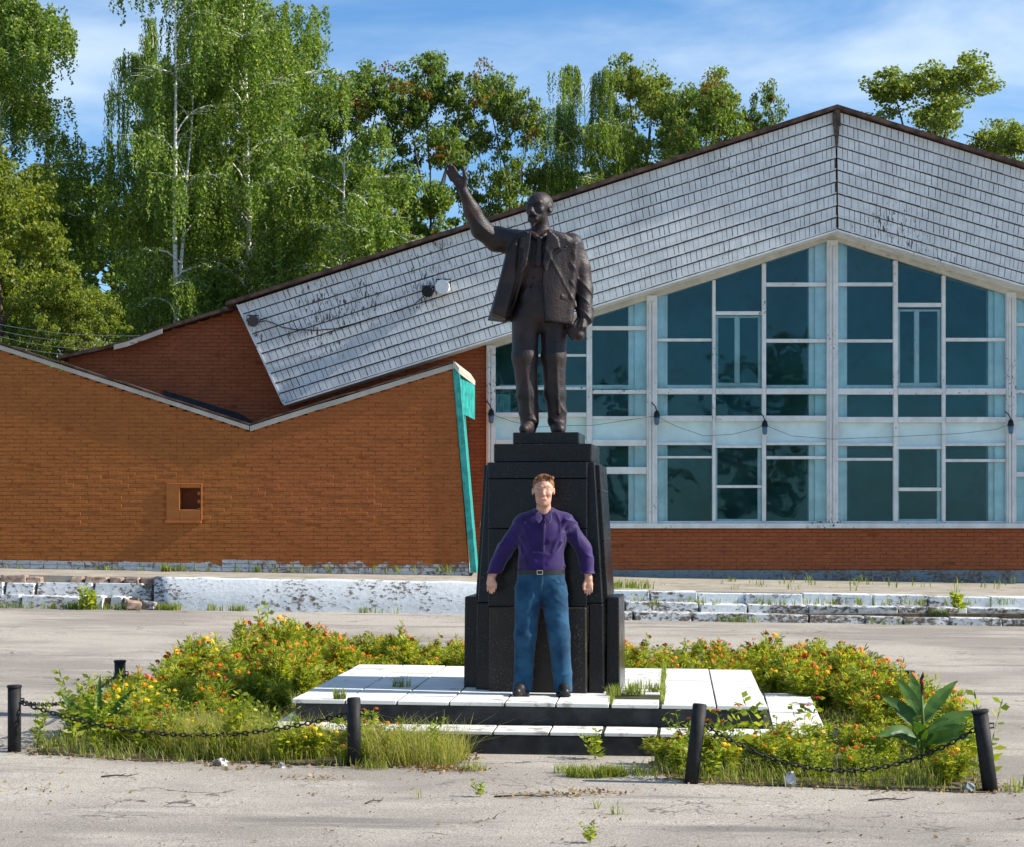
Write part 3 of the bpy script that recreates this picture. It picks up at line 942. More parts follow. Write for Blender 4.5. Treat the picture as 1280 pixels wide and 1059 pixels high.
# turquoise batten closing the slanted end
def slant(mb, a0, a1, b0, b1, ytop, ybot, y0, y1):
    mb.hexa([(XX(b0, YA), y0, ZZ(ybot, YA)), (XX(b1, YA), y0, ZZ(ybot, YA)), (XX(b1, YA), y1, ZZ(ybot, YA)), (XX(b0, YA), y1, ZZ(ybot, YA)),
             (XX(a0, YA), y0, ZZ(ytop, YA)), (XX(a1, YA), y0, ZZ(ytop, YA)), (XX(a1, YA), y1, ZZ(ytop, YA)), (XX(a0, YA), y1, ZZ(ytop, YA))])
tp = MB(); slant(tp, 565.5, 574, 588, 596, 459, 716, YA - .045, YF - 1.6)
A_(tp.build('end_board', M['teal'], annex, bevel=.008))
pn = MB()
for i in range(5):
    f0, f1 = i / 5 + .012, (i + 1) / 5
    def pt(f, top):
        px = 574.4 + f * 18; py = (463 + 16 * f) if top else (515 + 7 * f)
        x, y, z = P(px, py, YA + .25); return (x, y + .9 * f, z)
    a, b, c3, d = pt(f0, 0), pt(f1, 0), pt(f1, 1), pt(f0, 1)
    pn.hexa([a, b, (b[0], b[1] + .04, b[2]), (a[0], a[1] + .04, a[2]), d, c3, (c3[0], c3[1] + .04, c3[2]), (d[0], d[1] + .04, d[2])])
A_(pn.build('side_panel', M['teal'], annex))
# verge boards, roof sheets
def verge(pts, th, y0, y1, name, mat, up=0.0, wob=0.0):
    b = MB(); W = []
    for i in range(len(pts) - 1):
        (a0, b0), (a1, b1) = pts[i], pts[i + 1]; ns = max(1, int(abs(a1 - a0) / 26))
        for s_ in range(ns): W.append((a0 + (a1 - a0) * s_ / ns, b0 + (b1 - b0) * s_ / ns))
    W.append(pts[-1])
    W = [(XX(a, YA), ZZ(b_, YA) + up + random.uniform(-wob, wob)) for a, b_ in W]
    for (xa, za), (xb, zb) in zip(W, W[1:]):
        b.hexa([(xa, y0, za - th), (xb, y0, zb - th), (xb, y1, zb - th), (xa, y1, za - th), (xa, y0, za), (xb, y0, zb), (xb, y1, zb), (xa, y1, za)])
    return A_(b.build(name, mat, annex))
Lp = [(-160, 380.5), (0, 431.5), (312, 532.5)]; Rp = [(313, 532.5), (569, 453.5)]
verge(Lp, .085, YA - .055, YA - .0145, 'verge_board', M['board'])
verge(Rp, .10, YA - .055, YA - .0145, 'verge_board', M['board'], 0, .006)
verge(Lp, .035, YA - .075, YF - .3, 'roof', M['roof'], .055, .012)
verge(Rp, .03, YA - .07, YF - .5, 'roof', M['roof'], .045, .012)
fl = MB()
W = pxpoly([(205, 488), (300, 517), (318, 528), (318, 536), (212, 506)], YF)
fl.prism([(x, z) for x, z in W], YF - .10, YF - .03); A_(fl.build('roof_flashing', M['felt'], annex))
cp = MB()
for (p0, p1) in (((568, 448), (574, 456)),):
    cp.hexa([P(566, 458, YA - .08), P(573, 466, YA - .08), P(594, 482, YA + 1.2), P(588, 472, YA + 1.2), P(567, 451, YA - .08), P(574, 460, YA - .08), P(594, 476, YA + 1.2), P(588, 467, YA + 1.2)])
A_(cp.build('end_flashing', M['board'], annex))
# base course in old whitewash and a patch of bare bricks
M['base_white'] = whitewash('dull old whitewash', (.40, .46, .50), .0)
bc = MB(); xx = XX(-30, YA)
while xx < XX(585, YA):
    ww = .26
    px = 640 + xx * F / YA
    rows_ = 2 if px < 260 else (3 if 275 < px < 345 else 1)
    for r in range(rows_):
        zz = tz(xx) + .005 + r * .077
        bc.box(xx, xx + ww - random.uniform(.006, .02), YA - .028 + random.uniform(-.006, .006), YA - .0125, zz, zz + .07)
    xx += ww
tag(A_(bc.build('base_course', M['base_white'], annex)), kind='stuff')
# ------------------------------------------------------------------ monument steps
FL, FR, BR, BL = (-1.66, 14.44), (1.93, 14.46), (2.23, 17.9), (-1.42, 17.78)
PH = .335
def qd(u, v, q=(FL, FR, BR, BL)):
    a = (q[0][0] + (q[1][0] - q[0][0]) * u, q[0][1] + (q[1][1] - q[0][1]) * u)
    b = (q[3][0] + (q[2][0] - q[3][0]) * u, q[3][1] + (q[2][1] - q[3][1]) * u)
    return (a[0] + (b[0] - a[0]) * v, a[1] + (b[1] - a[1]) * v)
plat = empty('stepped_platform', (.2, 15.5, 0), 0, 'low two-step platform of white painted tiles with black risers under the monument', 'platform')
PI_ = -Vector(plat.location)
def PT(o): o.location = Vector(o.location) + PI_; return o
def tilt_slab(mb, poly, z0, z1):
    if sum(poly[i][0] * poly[(i + 1) % 4][1] - poly[(i + 1) % 4][0] * poly[i][1] for i in range(4)) < 0: poly = poly[::-1]
    mb.hexa([(x, y, z0 + G(x)) for x, y in poly] + [(x, y, z1 + G(x)) for x, y in poly])
ins = .02
core = MB()
tilt_slab(core, [qd(.008, .008), qd(.992, .008), qd(.992, .992), qd(.008, .992)], .145, PH - .028)
LQ = ((-1.8, 13.98), (2.32, 14.02), (2.70, 17.4), (-1.62, 17.3))
tilt_slab(core, [qd(.006, .006, LQ), qd(.994, .006, LQ), qd(.994, .994, LQ), qd(.006, .994, LQ)], -.05, .140)
PT(core.build('riser', M['black_riser'], plat, bevel=.006))
def tiles(q, nu, nv, z, th, keep, drop=()):
    ju = [0] + [(i + random.uniform(-.03, .03)) / nu for i in range(1, nu)] + [1]
    jv = [0] + [(i + random.uniform(-.05, .05)) / nv for i in range(1, nv)] + [1]
    for i in range(nu):
        for j in range(nv):
            c_ = qd((ju[i] + ju[i + 1]) / 2, (jv[j] + jv[j + 1]) / 2, q)
            if not keep(c_[0], c_[1], i, j) or (i, j) in drop: continue
            g_ = .0035 / 1
            e = g_ * (2.2 if i in (6, 7) else 1)
            b = MB()
            pc = [qd(ju[i] + .0014, jv[j] + .0026, q), qd(ju[i + 1] - .0016 - (.003 if i in (5, 6) else 0), jv[j] + .0026, q),
                  qd(ju[i + 1] - .0016 - (.003 if i in (5, 6) else 0), jv[j + 1] - .0028, q), qd(ju[i] + .0014, jv[j + 1] - .0028, q)]
            dz = random.uniform(-.003, .003); tx = random.uniform(-.002, .002)
            b.hexa([(x - c_[0], y - c_[1], -th + G(x) - G(c_[0])) for x, y in pc] + [(x - c_[0], y - c_[1], dz + G(x) - G(c_[0]) + (tx if k in (1, 2) else 0)) for k, (x, y) in enumerate(pc)])
            o = b.build('tile', M['tile'], plat, bevel=.004)
            PT(o); o.location = Vector(o.location) + Vector((c_[0], c_[1], z + G(c_[0])))
jl = MB()
tilt_slab(jl, [qd(.004, .004), qd(.996, .004), qd(.996, .996), qd(.004, .996)], PH - .0275, PH - .008)
tilt_slab(jl, [qd(.003, .003, LQ), qd(.997, .003, LQ), qd(.997, .997, LQ), qd(.003, .997, LQ)], .1405, .158)
PT(jl.build('mortar_bed', M['joint'], plat))
tiles((FL, FR, BR, BL), 9, 8, PH, .03, lambda x, y, i, j: True, drop=((6, 1),))
tiles(LQ, 10, 8, .167, .026, lambda x, y, i, j: j == 0 or i in (0, 9) or (j == 7))

# ------------------------------------------------------------------ pedestal
ped = empty('pedestal', (.2, 15.3, PH), R(-7), 'tapered black granite pedestal with stepped base standing on the white tiled platform', 'pedestal')
def frust(mb, u0, u1, v0, v1, z0, z1, tu=0., tv=0.):
    mb.hexa([(u0, v0, z0), (u1, v0, z0), (u1, v1, z0), (u0, v1, z0), (u0 + tu, v0 + tv, z1), (u1 - tu, v0 + tv, z1), (u1 - tu, v1 - tv, z1), (u0 + tu, v1 - tv, z1)])
VC = .62
b = MB(); frust(b, -.37, .37, .06, 1.18, -.02, .70, .0, .0); b.build('base_core', M['granite'], ped)
for nm, args in (('base_slab', (-.39, .395, 0, .10, -.02, .675, .004, 0)), ('base_slab', (-.39, .395, 1.14, 1.24, -.02, .675, .004, 0))):
    b = MB(); frust(b, *args); b.build(nm, M['granite_speck'], ped, bevel=.008)
for s_ in (-1, 1):
    b = MB(); u0, u1 = sorted((s_ * .393 + .005, s_ * .515 + .01)); frust(b, u0 + (.003 if s_ > 0 else 0), u1, .085, 1.15, -.02, .70, .006, .012); b.build('base_pier', M['granite'], ped, bevel=.008)
    b = MB(); u0, u1 = sorted((s_ * .517 + .01, s_ * .635 + .005)); frust(b, u0, u1, .27, .98, -.02, .745, .006, .012); b.build('base_pier', M['granite'], ped, bevel=.008)
b = MB(); frust(b, -.495, .515, .11, 1.13, .702, 1.835, .07, .06); b.build('shaft', M['granite'], ped, bevel=.008)
# polished panels on the shaft: two stacked on the front, three on each side
for (za, zb) in ((.680, 1.30), (1.304, 1.700), (1.704, 1.83)):
    b = MB(); f = lambda z: (z - .68) / 1.15
    b.hexa([(-.40, .035 + .03 * f(za), za), (.392, .035 + .03 * f(za), za), (.392, .18, za), (-.40, .18, za),
            (-.40 + .0 * f(zb), .035 + .03 * f(zb), zb), (.392, .035 + .03 * f(zb), zb), (.392, .18, zb), (-.40, .18, zb)])
    b.build('front_panel', M['granite'], ped, bevel=.004)
for s_ in (-1, 1):
    for (za, zb) in ((.747, 1.20), (1.204, 1.60), (1.604, 1.815)):
        f = lambda z: .505 - .07 * (z - .70) / 1.13
        b = MB(); u = lambda z, d: s_ * (f(z) + d) + .01
        v0, v1 = .24, 1.0
        pts = [(u(za, -.02), v0, za), (u(za, .035), v0, za), (u(za, .035), v1, za), (u(za, -.02), v1, za),
               (u(zb, -.02), v0, zb), (u(zb, .035), v0, zb), (u(zb, .035), v1, zb), (u(zb, -.02), v1, zb)]
        if s_ < 0: pts = [pts[i] for i in (1, 0, 3, 2, 5, 4, 7, 6)]
        b.hexa(pts); b.build('side_panel', M['granite'], ped, bevel=.005)
b = MB(); b.box(-.375, .42, .20, 1.03, 1.836, 1.985); b.build('cap', M['granite'], ped, bevel=.008)
b = MB(); b.box(-.235, .305, .33, .93, 1.986, 2.083); b.build('plinth_slab', M['granite'], ped, bevel=.008)

# ------------------------------------------------------------------ signed-distance sculpting
class Field:
    def __init__(s, lo, hi, h):
        s.lo = np.array(lo, np.float32); s.h = h
        s.n = [int(math.ceil((hi[i] - lo[i]) / h)) + 1 for i in range(3)]
        s.ax = [s.lo[i] + h * np.arange(s.n[i], dtype=np.float32) for i in range(3)]
        s.d = np.full(s.n, .5, np.float32)
    def sub(s, lo, hi):
        sl = []
        for i in range(3):
            a = max(0, int((lo[i] - s.lo[i]) / s.h)); b = min(s.n[i], int((hi[i] - s.lo[i]) / s.h) + 2)
            sl.append(slice(a, max(a, b)))
        return tuple(sl), s.ax[0][sl[0]][:, None, None], s.ax[1][sl[1]][None, :, None], s.ax[2][sl[2]][None, None, :]
    def put(s, sl, v, k, op):
        if v.size == 0: return
        a = s.d[sl]; v = np.broadcast_to(v, a.shape)
        if op == 'sub': v = -v; a2 = -a
        else: a2 = a
        if op == 'sub':
            hh = np.maximum(k - np.abs(-a - (-v) * 1), 0) if False else np.maximum(k - np.abs(a - v), 0)
            s.d[sl] = np.maximum(a, v) + (hh * hh / (4 * k) if k > 0 else 0)
        else:
            if k > 0:
                hh = np.maximum(k - np.abs(a - v), 0); s.d[sl] = np.minimum(a, v) - hh * hh / (4 * k)
            else: s.d[sl] = np.minimum(a, v)
    def cone(s, a, b, ra, rb, k=.02, op='add', sy=1.0):
        a = np.array(a, float); b = np.array(b, float); r = max(ra, rb) + .08
        lo = np.minimum(a, b) - r; hi = np.maximum(a, b) + r
        sl, X, Y, Z = s.sub(lo, hi)
        cy = (a[1] + b[1]) / 2
        Yq = (Y - cy) / sy + cy; a2 = a.copy(); b2 = b.copy(); a2[1] = (a[1] - cy) / sy + cy; b2[1] = (b[1] - cy) / sy + cy
        ba = b2 - a2; L = max(1e-9, float(ba @ ba))
        t = np.clip(((X - a2[0]) * ba[0] + (Yq - a2[1]) * ba[1] + (Z - a2[2]) * ba[2]) / L, 0, 1)
        d = np.sqrt((X - a2[0] - t * ba[0]) ** 2 + (Yq - a2[1] - t * ba[1]) ** 2 + (Z - a2[2] - t * ba[2]) ** 2) - (ra + (rb - ra) * t)
        s.put(sl, d.astype(np.float32), k, op); return s
    def chain(s, pts, rad, k=.02, op='add', sy=1.0):
        for i in range(len(pts) - 1): s.cone(pts[i], pts[i + 1], rad[i], rad[i + 1], k, op, sy)
        return s
    def ell(s, c, r, k=.02, op='add', rot=None):
        c = np.array(c, float); r = np.array(r, float); m = r.max() + .08
        sl, X, Y, Z = s.sub(c - m, c + m)
        x, y, z = X - c[0], Y - c[1], Z - c[2]
        if rot is not None:
            Rm = np.array(rot.to_matrix() if hasattr(rot, 'to_matrix') else rot).T
            x, y, z = (Rm[0, 0] * x + Rm[0, 1] * y + Rm[0, 2] * z, Rm[1, 0] * x + Rm[1, 1] * y + Rm[1, 2] * z, Rm[2, 0] * x + Rm[2, 1] * y + Rm[2, 2] * z)
        k0 = np.sqrt((x / r[0]) ** 2 + (y / r[1]) ** 2 + (z / r[2]) ** 2); k1 = np.sqrt((x / r[0] ** 2) ** 2 + (y / r[1] ** 2) ** 2 + (z / r[2] ** 2) ** 2)
        d = k0 * (k0 - 1) / np.maximum(k1, 1e-6)
        s.put(sl, d.astype(np.float32), k, op); return s
    def poly2(s, X, Z, poly):
        d = np.full(np.broadcast(X, Z).shape, 1e9); sg = np.ones(d.shape)
        n = len(poly)
        for i in range(n):
            ax_, az = poly[i]; bx, bz = poly[(i + 1) % n]
            ex, ez = bx - ax_, bz - az; wx, wz = X - ax_, Z - az
            t = np.clip((wx * ex + wz * ez) / (ex * ex + ez * ez + 1e-12), 0, 1)
            d = np.minimum(d, (wx - ex * t) ** 2 + (wz - ez * t) ** 2)
            c1 = Z >= az; c2 = Z < bz; c3 = ex * wz > ez * wx
            fl = (c1 & c2 & c3) | (~c1 & ~c2 & ~c3)
            sg = np.where(fl, -sg, sg)
        return sg * np.sqrt(d)
    def panel(s, poly, yc, th, k=.02, op='add', rnd=.012, clip=None):
        """poly in (x,z); yc(X,Z) centre depth; th half thickness"""
        xs_ = [p[0] for p in poly]; zs_ = [p[1] for p in poly]
        sl, X, Y, Z = s.sub((min(xs_) - .08, -.6, min(zs_) - .08), (max(xs_) + .08, .6, max(zs_) + .08))
        p2 = s.poly2(X[:, :, :], Z, poly) + rnd
        q = np.abs(Y - yc(X, Z)) - th + rnd
        d = np.minimum(np.maximum(p2, q), 0) + np.sqrt(np.maximum(p2, 0) ** 2 + np.maximum(q, 0) ** 2) - rnd
        s.put(sl, d.astype(np.float32), k, op); return s
    def wave(s, lo, hi, fn):
        sl, X, Y, Z = s.sub(lo, hi); s.d[sl] += fn(X, Y, Z).astype(np.float32); return s
    def clipz(s, z, keep_above=True):
        Z = s.ax[2][None, None, :]
        v = (z - Z) if keep_above else (Z - z)
        s.d = np.maximum(s.d, np.broadcast_to(v, s.d.shape).astype(np.float32)); return s
    def clip_plane(s, p, nrm):
        """keep the side the normal points away from"""
        v = (s.ax[0][:, None, None] - p[0]) * nrm[0] + (s.ax[1][None, :, None] - p[1]) * nrm[1] + (s.ax[2][None, None, :] - p[2]) * nrm[2]
        s.d = np.maximum(s.d, v.astype(np.float32)); return s
    def mesh(s, name, mat):
        d = s.d
        sg = d < 0
        cs = [sg[i:sg.shape[0] - 1 + i, j:sg.shape[1] - 1 + j, k:sg.shape[2] - 1 + k] for i in (0, 1) for j in (0, 1) for k in (0, 1)]
        anyi = np.zeros(cs[0].shape, bool); alli = np.ones(cs[0].shape, bool)
        for c_ in cs: anyi |= c_; alli &= c_
        act = anyi & ~alli
        I, J, K = np.nonzero(act); nv = len(I)
        idx = np.full(act.shape, -1, np.int64); idx[I, J, K] = np.arange(nv)
        acc = np.zeros((nv, 3)); cnt = np.zeros(nv)
        corners = [(i, j, k) for i in (0, 1) for j in (0, 1) for k in (0, 1)]
        val = {c_: d[I + c_[0], J + c_[1], K + c_[2]] for c_ in corners}
        for c_ in corners:
            for ax in range(3):
                if c_[ax] == 0:
                    e = list(c_); e[ax] = 1; e = tuple(e)
                    va, vb = val[c_], val[e]; m = (va < 0) != (vb < 0)
                    t = np.where(m, va / np.where(np.abs(va - vb) < 1e-12, 1, va - vb), 0)
                    p = np.zeros((nv, 3)); p[:, 0], p[:, 1], p[:, 2] = c_[0], c_[1], c_[2]; p[:, ax] += t
                    acc[m] += p[m]; cnt[m] += 1
        V = acc / np.maximum(cnt, 1)[:, None] + np.stack([I, J, K], 1)
        V = V * s.h + s.lo
        quads = []
        for ax in range(3):
            a1, a2 = (ax + 1) % 3, (ax + 2) % 3
            sa = [slice(None)] * 3; sb = [slice(None)] * 3
            sa[ax] = slice(0, -1); sb[ax] = slice(1, None)
            A, B = sg[tuple(sa)], sg[tuple(sb)]
            ch = A != B
            E = np.stack(np.nonzero(ch), 1)
            ok = (E[:, a1] > 0) & (E[:, a2] > 0) & (E[:, a1] < act.shape[a1]) & (E[:, a2] < act.shape[a2])
            E = E[ok]; inside = A[tuple(E.T)]
            def cell(o1, o2):
                q = E.copy(); q[:, a1] += o1; q[:, a2] += o2; return idx[tuple(q.T)]
            q = np.stack([cell(-1, -1), cell(0, -1), cell(0, 0), cell(-1, 0)], 1)
            q[~inside] = q[~inside][:, ::-1]
            quads.append(q)
        Q = np.concatenate(quads); Q = Q[(Q >= 0).all(1)]
        me = bpy.data.meshes.new(name)
        me.vertices.add(nv); me.vertices.foreach_set('co', V.astype(np.float32).ravel())
        me.loops.add(len(Q) * 4); me.loops.foreach_set('vertex_index', Q.astype(np.int32).ravel())
        me.polygons.add(len(Q)); me.polygons.foreach_set('loop_start', np.arange(0, len(Q) * 4, 4, dtype=np.int32))
        me.polygons.foreach_set('use_smooth', np.ones(len(Q), bool))
        me.materials.append(mat); me.update(); me.validate()
        return me

# ------------------------------------------------------------------ statue
def bronze():
    t = NT('dark weathered bronze')
    n1 = t.noise(5, 5, .6); n2 = t.noise(22, 5, .65)
    c = t.mix(t.ramp(n1, .35, .68), (.011, .0085, .010), (.036, .019, .017))
    c = t.mix(t.ramp(n2, .55, .72, 0, .6), c, (.008, .008, .010))
    t.bsdf(c, .52, .42, .12, t.bump(t.math('ADD', n2, t.noise(70, 3)), .35, .012)); return t.mat
M['bronze'] = bronze()
SY = 15.9; SS = F / SY
def S(px, py, y=0.): return ((px - 677) / SS, y, (541 - py) / SS)
st = Field((-.92, -.42, -.02), (.52, .40, 2.24), .0066)
def ridge(u, p=2.0): return (1 - np.abs(np.sin(u))) ** p
# legs in wide trousers
st.chain([S(657, 400, .0), S(656, 445, -.02), S(659, 490, -.01), S(662, 524, .0)], [.115, .105, .085, .078], .03)
st.chain([S(693, 400, .02), S(692, 445, -.01), S(694, 490, .02), S(697, 524, .03)], [.115, .10, .085, .075], .03)
st.ell(S(674, 388), (.20, .145, .16), .04)
# trouser creases
st.cone(S(655, 430, -.11), S(661, 515, -.082), .014, .010, .02); st.cone(S(694, 430, -.10), S(698, 515, -.06), .014, .010, .02)
st.wave((-.30, -.3, .02), (.30, .3, .36), lambda X, Y, Z: -.012 * ridge(17 * Z + 9 * X + 1.4 * np.sin(9 * X + 14 * Y), 2) * np.exp(-((Z - .14) / .12) ** 2))
st.wave((-.30, -.3, .30), (.30, .3, .95), lambda X, Y, Z: -.006 * ridge(6 * Z - 15 * X + 1.5 * np.sin(5 * Z), 4))
# shoes
st.cone(S(661, 534, .04), S(655, 536, -.17), .055, .042, .02); st.cone(S(661, 533, .04), S(658, 534, -.10), .058, .048, .03)
st.cone(S(698, 534, .07), S(699, 536, -.15), .055, .042, .02); st.cone(S(698, 533, .07), S(698.5, 534, -.08), .058, .048, .03)
# torso: waistcoat and shirt
st.ell(S(673, 338), (.185, .135, .34), .03); st.ell(S(676, 312, .02), (.225, .15, .19), .05)
st.cone(S(645, 300, .02), S(714, 304, .02), .095, .095, .05)
st.ell(S(668, 372, -.06), (.12, .10, .12), .03)
for k in range(5): st.ell(S(669 - k * 1.2, 322 + k * 13, -.148 + k * .004), (.010, .010, .010), .006)
st.cone(S(664, 353, -.145), S(655, 368, -.13), .006, .006, .012); st.cone(S(672, 352, -.148), S(683, 362, -.13), .006, .006, .012)
# neck, collar and tie
st.cone(S(677, 296, .0), S(675, 272, -.02), .075, .066, .03)
st.chain([S(662, 291, -.07), S(669, 297, -.12), S(672, 300, -.13)], [.022, .022, .018], .012)
st.chain([S(686, 290, -.06), S(679, 297, -.115), S(676, 300, -.13)], [.022, .022, .018], .012)
st.cone(S(674, 300, -.145), S(673, 330, -.150), .020, .032, .012, sy=.5)
# coat: back, right skirt, left flap
def yc_back(X, Z): return .075 + .0 * X
st.panel([S(644, 292)[::2], S(700, 288)[::2], S(722, 300)[::2], S(719, 350)[::2], S(714, 404)[::2], S(640, 400)[::2], S(616, 394)[::2], S(634, 330)[::2]],
         lambda X, Z: .125 - .9 * (X - .0) ** 2, .035, .03)
st.panel([S(687, 291)[::2], S(706, 293)[::2], S(723, 302)[::2], S(720, 345)[::2], S(715, 406)[::2], S(681, 402)[::2], S(677.5, 350)[::2], S(680, 318)[::2]],
         lambda X, Z: -.135 + 1.6 * np.maximum(X - .06, 0) ** 2 - .02 * (1.3 - Z), .030, .02)
st.panel([S(700, 296)[::2], S(722, 303)[::2], S(719, 350)[::2], S(714, 404)[::2], S(700, 404)[::2]], lambda X, Z: 0.0 * X, .13, .03, rnd=.03)
st.panel([S(660, 290)[::2], S(646, 291)[::2], S(632, 316)[::2], S(620, 358)[::2], S(608.5, 393)[::2], S(632, 401.5)[::2], S(645, 376)[::2], S(658, 335)[::2], S(662, 305)[::2]],
         lambda X, Z: -.145 + 1.0 * np.maximum(-X - .08, 0) ** 2 * 4 - .05 * (1.2 - Z), .028, .02)
st.panel([S(650, 292)[::2], S(634, 314)[::2], S(624, 352)[::2], S(614, 392)[::2], S(632, 399)[::2], S(645, 350)[::2]], lambda X, Z: .0 * X - .02, .12, .03, rnd=.03)
# lapels
st.panel([S(684, 288)[::2], S(697, 300)[::2], S(700, 312)[::2], S(691, 314)[::2], S(681, 342)[::2], S(678, 330)[::2], S(682, 305)[::2]],
         lambda X, Z: -.178 + 1.2 * np.maximum(X - .06, 0) ** 2 - .02 * (1.3 - Z), .014, .006, rnd=.006)
st.panel([S(664, 290)[::2], S(652, 300)[::2], S(649, 312)[::2], S(654, 314)[::2], S(650, 345)[::2], S(658, 334)[::2], S(662, 310)[::2]],
         lambda X, Z: -.185 + .03 * (1.6 - Z), .014, .006, rnd=.006)
# pocket flap, breast badge
st.panel([S(701, 369)[::2], S(712.5, 372)[::2], S(712, 377)[::2], S(701, 374)[::2]], lambda X, Z: -.150 + 1.6 * np.maximum(X - .06, 0) ** 2 - .02 * (1.3 - Z), .022, .006, rnd=.006)
st.ell(S(706.5, 310, -.155), (.014, .010, .010), .004)
# coat folds
st.wave((-.42, -.35, .85), (.34, .3, 1.6), lambda X, Y, Z: -.006 * ridge(9 * X + 4 * Z + 1.2 * np.sin(4 * Z + 6 * X), 4) * (.4 + .6 * np.sin(3 * Z + 5 * X) ** 2))
# hanging arm with cap
st.chain([S(714, 305, .03), S(725, 332, .045), S(730, 360, .03), S(731, 392, -.03)], [.096, .082, .074, .060], .03)
st.chain([S(731, 386, -.02), S(731.5, 396, -.035)], [.070, .068], .01)
st.wave((.24, -.2, .92), (.46, .25, 1.55), lambda X, Y, Z: -.007 * ridge(15 * Z + 17 * X + 9 * Y + 1.3 * np.sin(9 * Z + 7 * X), 3))
st.ell(S(728, 404, -.06), (.042, .048, .062), .015)
for i, (dx, dy) in enumerate(((-6.5, -.085), (-3, -.105), (1, -.108), (4.5, -.095))):
    st.chain([S(728 + dx * .5, 400, dy * .9), S(726 + dx, 409, dy - .012), S(724 + dx, 416, dy + .015)], [.017, .016, .013], .006)
st.chain([S(722, 399, -.08), S(717, 406, -.10), S(718, 412, -.10)], [.018, .016, .014], .008)
st.ell(S(718, 412, -.055), (.062, .075, .068), .012); st.ell(S(723, 418, -.06), (.05, .07, .05), .015); st.cone(S(710, 413, -.06), S(716, 423, -.10), .02, .018, .02)
# raised arm
st.chain([S(642, 300, .02), S(620, 299, -.02), S(602, 287, -.08), S(590, 264, -.14), S(580.5, 244, -.20)], [.100, .092, .082, .064, .041], .03)
st.chain([S(634, 300, .0), S(622, 296, -.02)], [.103, .098], .012)
st.wave((-.62, -.35, 1.55), (-.2, .2, 1.9), lambda X, Y, Z: -.007 * ridge(15 * X + 13 * Z + 1.1 * np.sin(9 * X), 3))
st.cone(S(580, 242, -.205), S(572, 229, -.225), .036, .040, .015, sy=.6); st.cone(S(578, 238, -.205), S(575, 229, -.225), .034, .036, .015, sy=.6)
for (a, m_, e, r) in (((565.5, 229), (561, 221), (557.3, 214.5), .0115), ((568, 227), (564, 218), (560.4, 210.5), .0122),
                      ((571.2, 226), (567.6, 217.5), (564.4, 211), .0122), ((574.5, 226), (571.2, 219), (568.2, 213.5), .0115)):
    st.chain([S(*a, -.225), S(*m_, -.245), S(*e, -.262)], [r + .0035, r + .001, r - .002], .006)
st.chain([S(580.5, 236, -.215), S(582.6, 226, -.23), S(579.6, 213, -.245)], [.021, .018, .0115], .008)
# head: turned to the viewer's left
hr = Matrix.Rotation(R(-32), 3, 'Z')
HC = Vector(S(675.0, 260, -.02))
def HP(x, y, z): return tuple(HC + hr @ Vector((x, y, z)))
st.ell(HP(0, .01, .035), (.100, .125, .105), .02, rot=hr)
st.ell(HP(0, -.045, .01), (.082, .075, .10), .03, rot=hr)
st.ell(HP(0, -.045, -.065), (.072, .072, .065), .03, rot=hr)
st.cone(HP(0, -.095, -.105), HP(0, -.115, -.155), .036, .014, .025)      # pointed beard
st.chain([HP(-.045, -.095, -.075), HP(-.03, -.115, -.10), HP(0, -.122, -.11), HP(.03, -.115, -.10), HP(.045, -.095, -.075)], [.014] * 5, .015)
st.chain([HP(-.042, -.108, -.072), HP(-.018, -.128, -.056), HP(0, -.130, -.052), HP(.018, -.128, -.056), HP(.042, -.108, -.072)], [.008, .014, .013, .014, .008], .008)
st.cone(HP(-.018, -.118, -.083), HP(.018, -.118, -.083), .007, .007, .006)
st.cone(HP(-.022, -.12, -.0735), HP(.022, -.12, -.0735), .0035, .0035, .006, 'sub')
st.chain([HP(0, -.112, .03), HP(0, -.133, -.015), HP(0, -.145, -.034)], [.012, .014, .018], .012)
st.ell(HP(-.014, -.128, -.036), (.012, .014, .010), .008, rot=hr); st.ell(HP(.014, -.128, -.036), (.012, .014, .010), .008, rot=hr)
for s_ in (-1, 1):
    st.ell(HP(s_ * .036, -.125, .018), (.024, .026, .015), .02, 'sub', hr)
    st.ell(HP(s_ * .036, -.096, .016), (.017, .015, .013), .006, rot=hr)
    st.cone(HP(s_ * .012, -.117, .042), HP(s_ * .058, -.100, .040), .011, .009, .015)
    st.ell(HP(s_ * .055, -.085, -.025), (.022, .02, .02), .03, rot=hr)
    st.ell(HP(s_ * .100, .005, -.005), (.014, .026, .038), .012, rot=hr)
    st.ell(HP(s_ * .113, -.004, .0), (.010, .014, .022), .008, 'sub', hr)
stat = link('statue', st.mesh('statue', M['bronze']))
stat.location = (XX(677, SY), SY, PH + 2.083 - .004)
tag(stat, 'dark bronze statue of a bearded man in an open coat raising one arm', 'statue')

# ------------------------------------------------------------------ the man in the purple shirt
def skin_mat():
    t = NT('sun reddened skin')
    c = t.mix(t.ramp(t.noise(16, 4), .35, .68), (.50, .25, .175), (.64, .36, .26))
    b = t.bsdf(c, .5, .4); b.inputs['Subsurface Weight'].default_value = .08; b.inputs['Subsurface Radius'].default_value = (.02, .008, .004)
    return t.mat
def cloth(name, a, b_, scale, rough, sheen, weave):
    t = NT(name)
    c = t.mix(t.ramp(t.noise(scale, 5), .32, .70), a, b_)
    b = t.bsdf(c, rough, .18, 0, t.bump(t.noise(weave, 3), .07, .003)); b.inputs['Sheen Weight'].default_value = sheen
    return t.mat
M['skin'] = skin_mat()
M['shirt'] = cloth('purple satin shirt', (.014, .0040, .056), (.026, .0065, .098), 9, .6, .25, 350)
M['jeans'] = cloth('worn blue jeans', (.005, .030, .072), (.018, .078, .150), 7, .85, .1, 420)
M['leather'] = simple('black leather', (.015, .013, .013), .45, .4, var=.3)
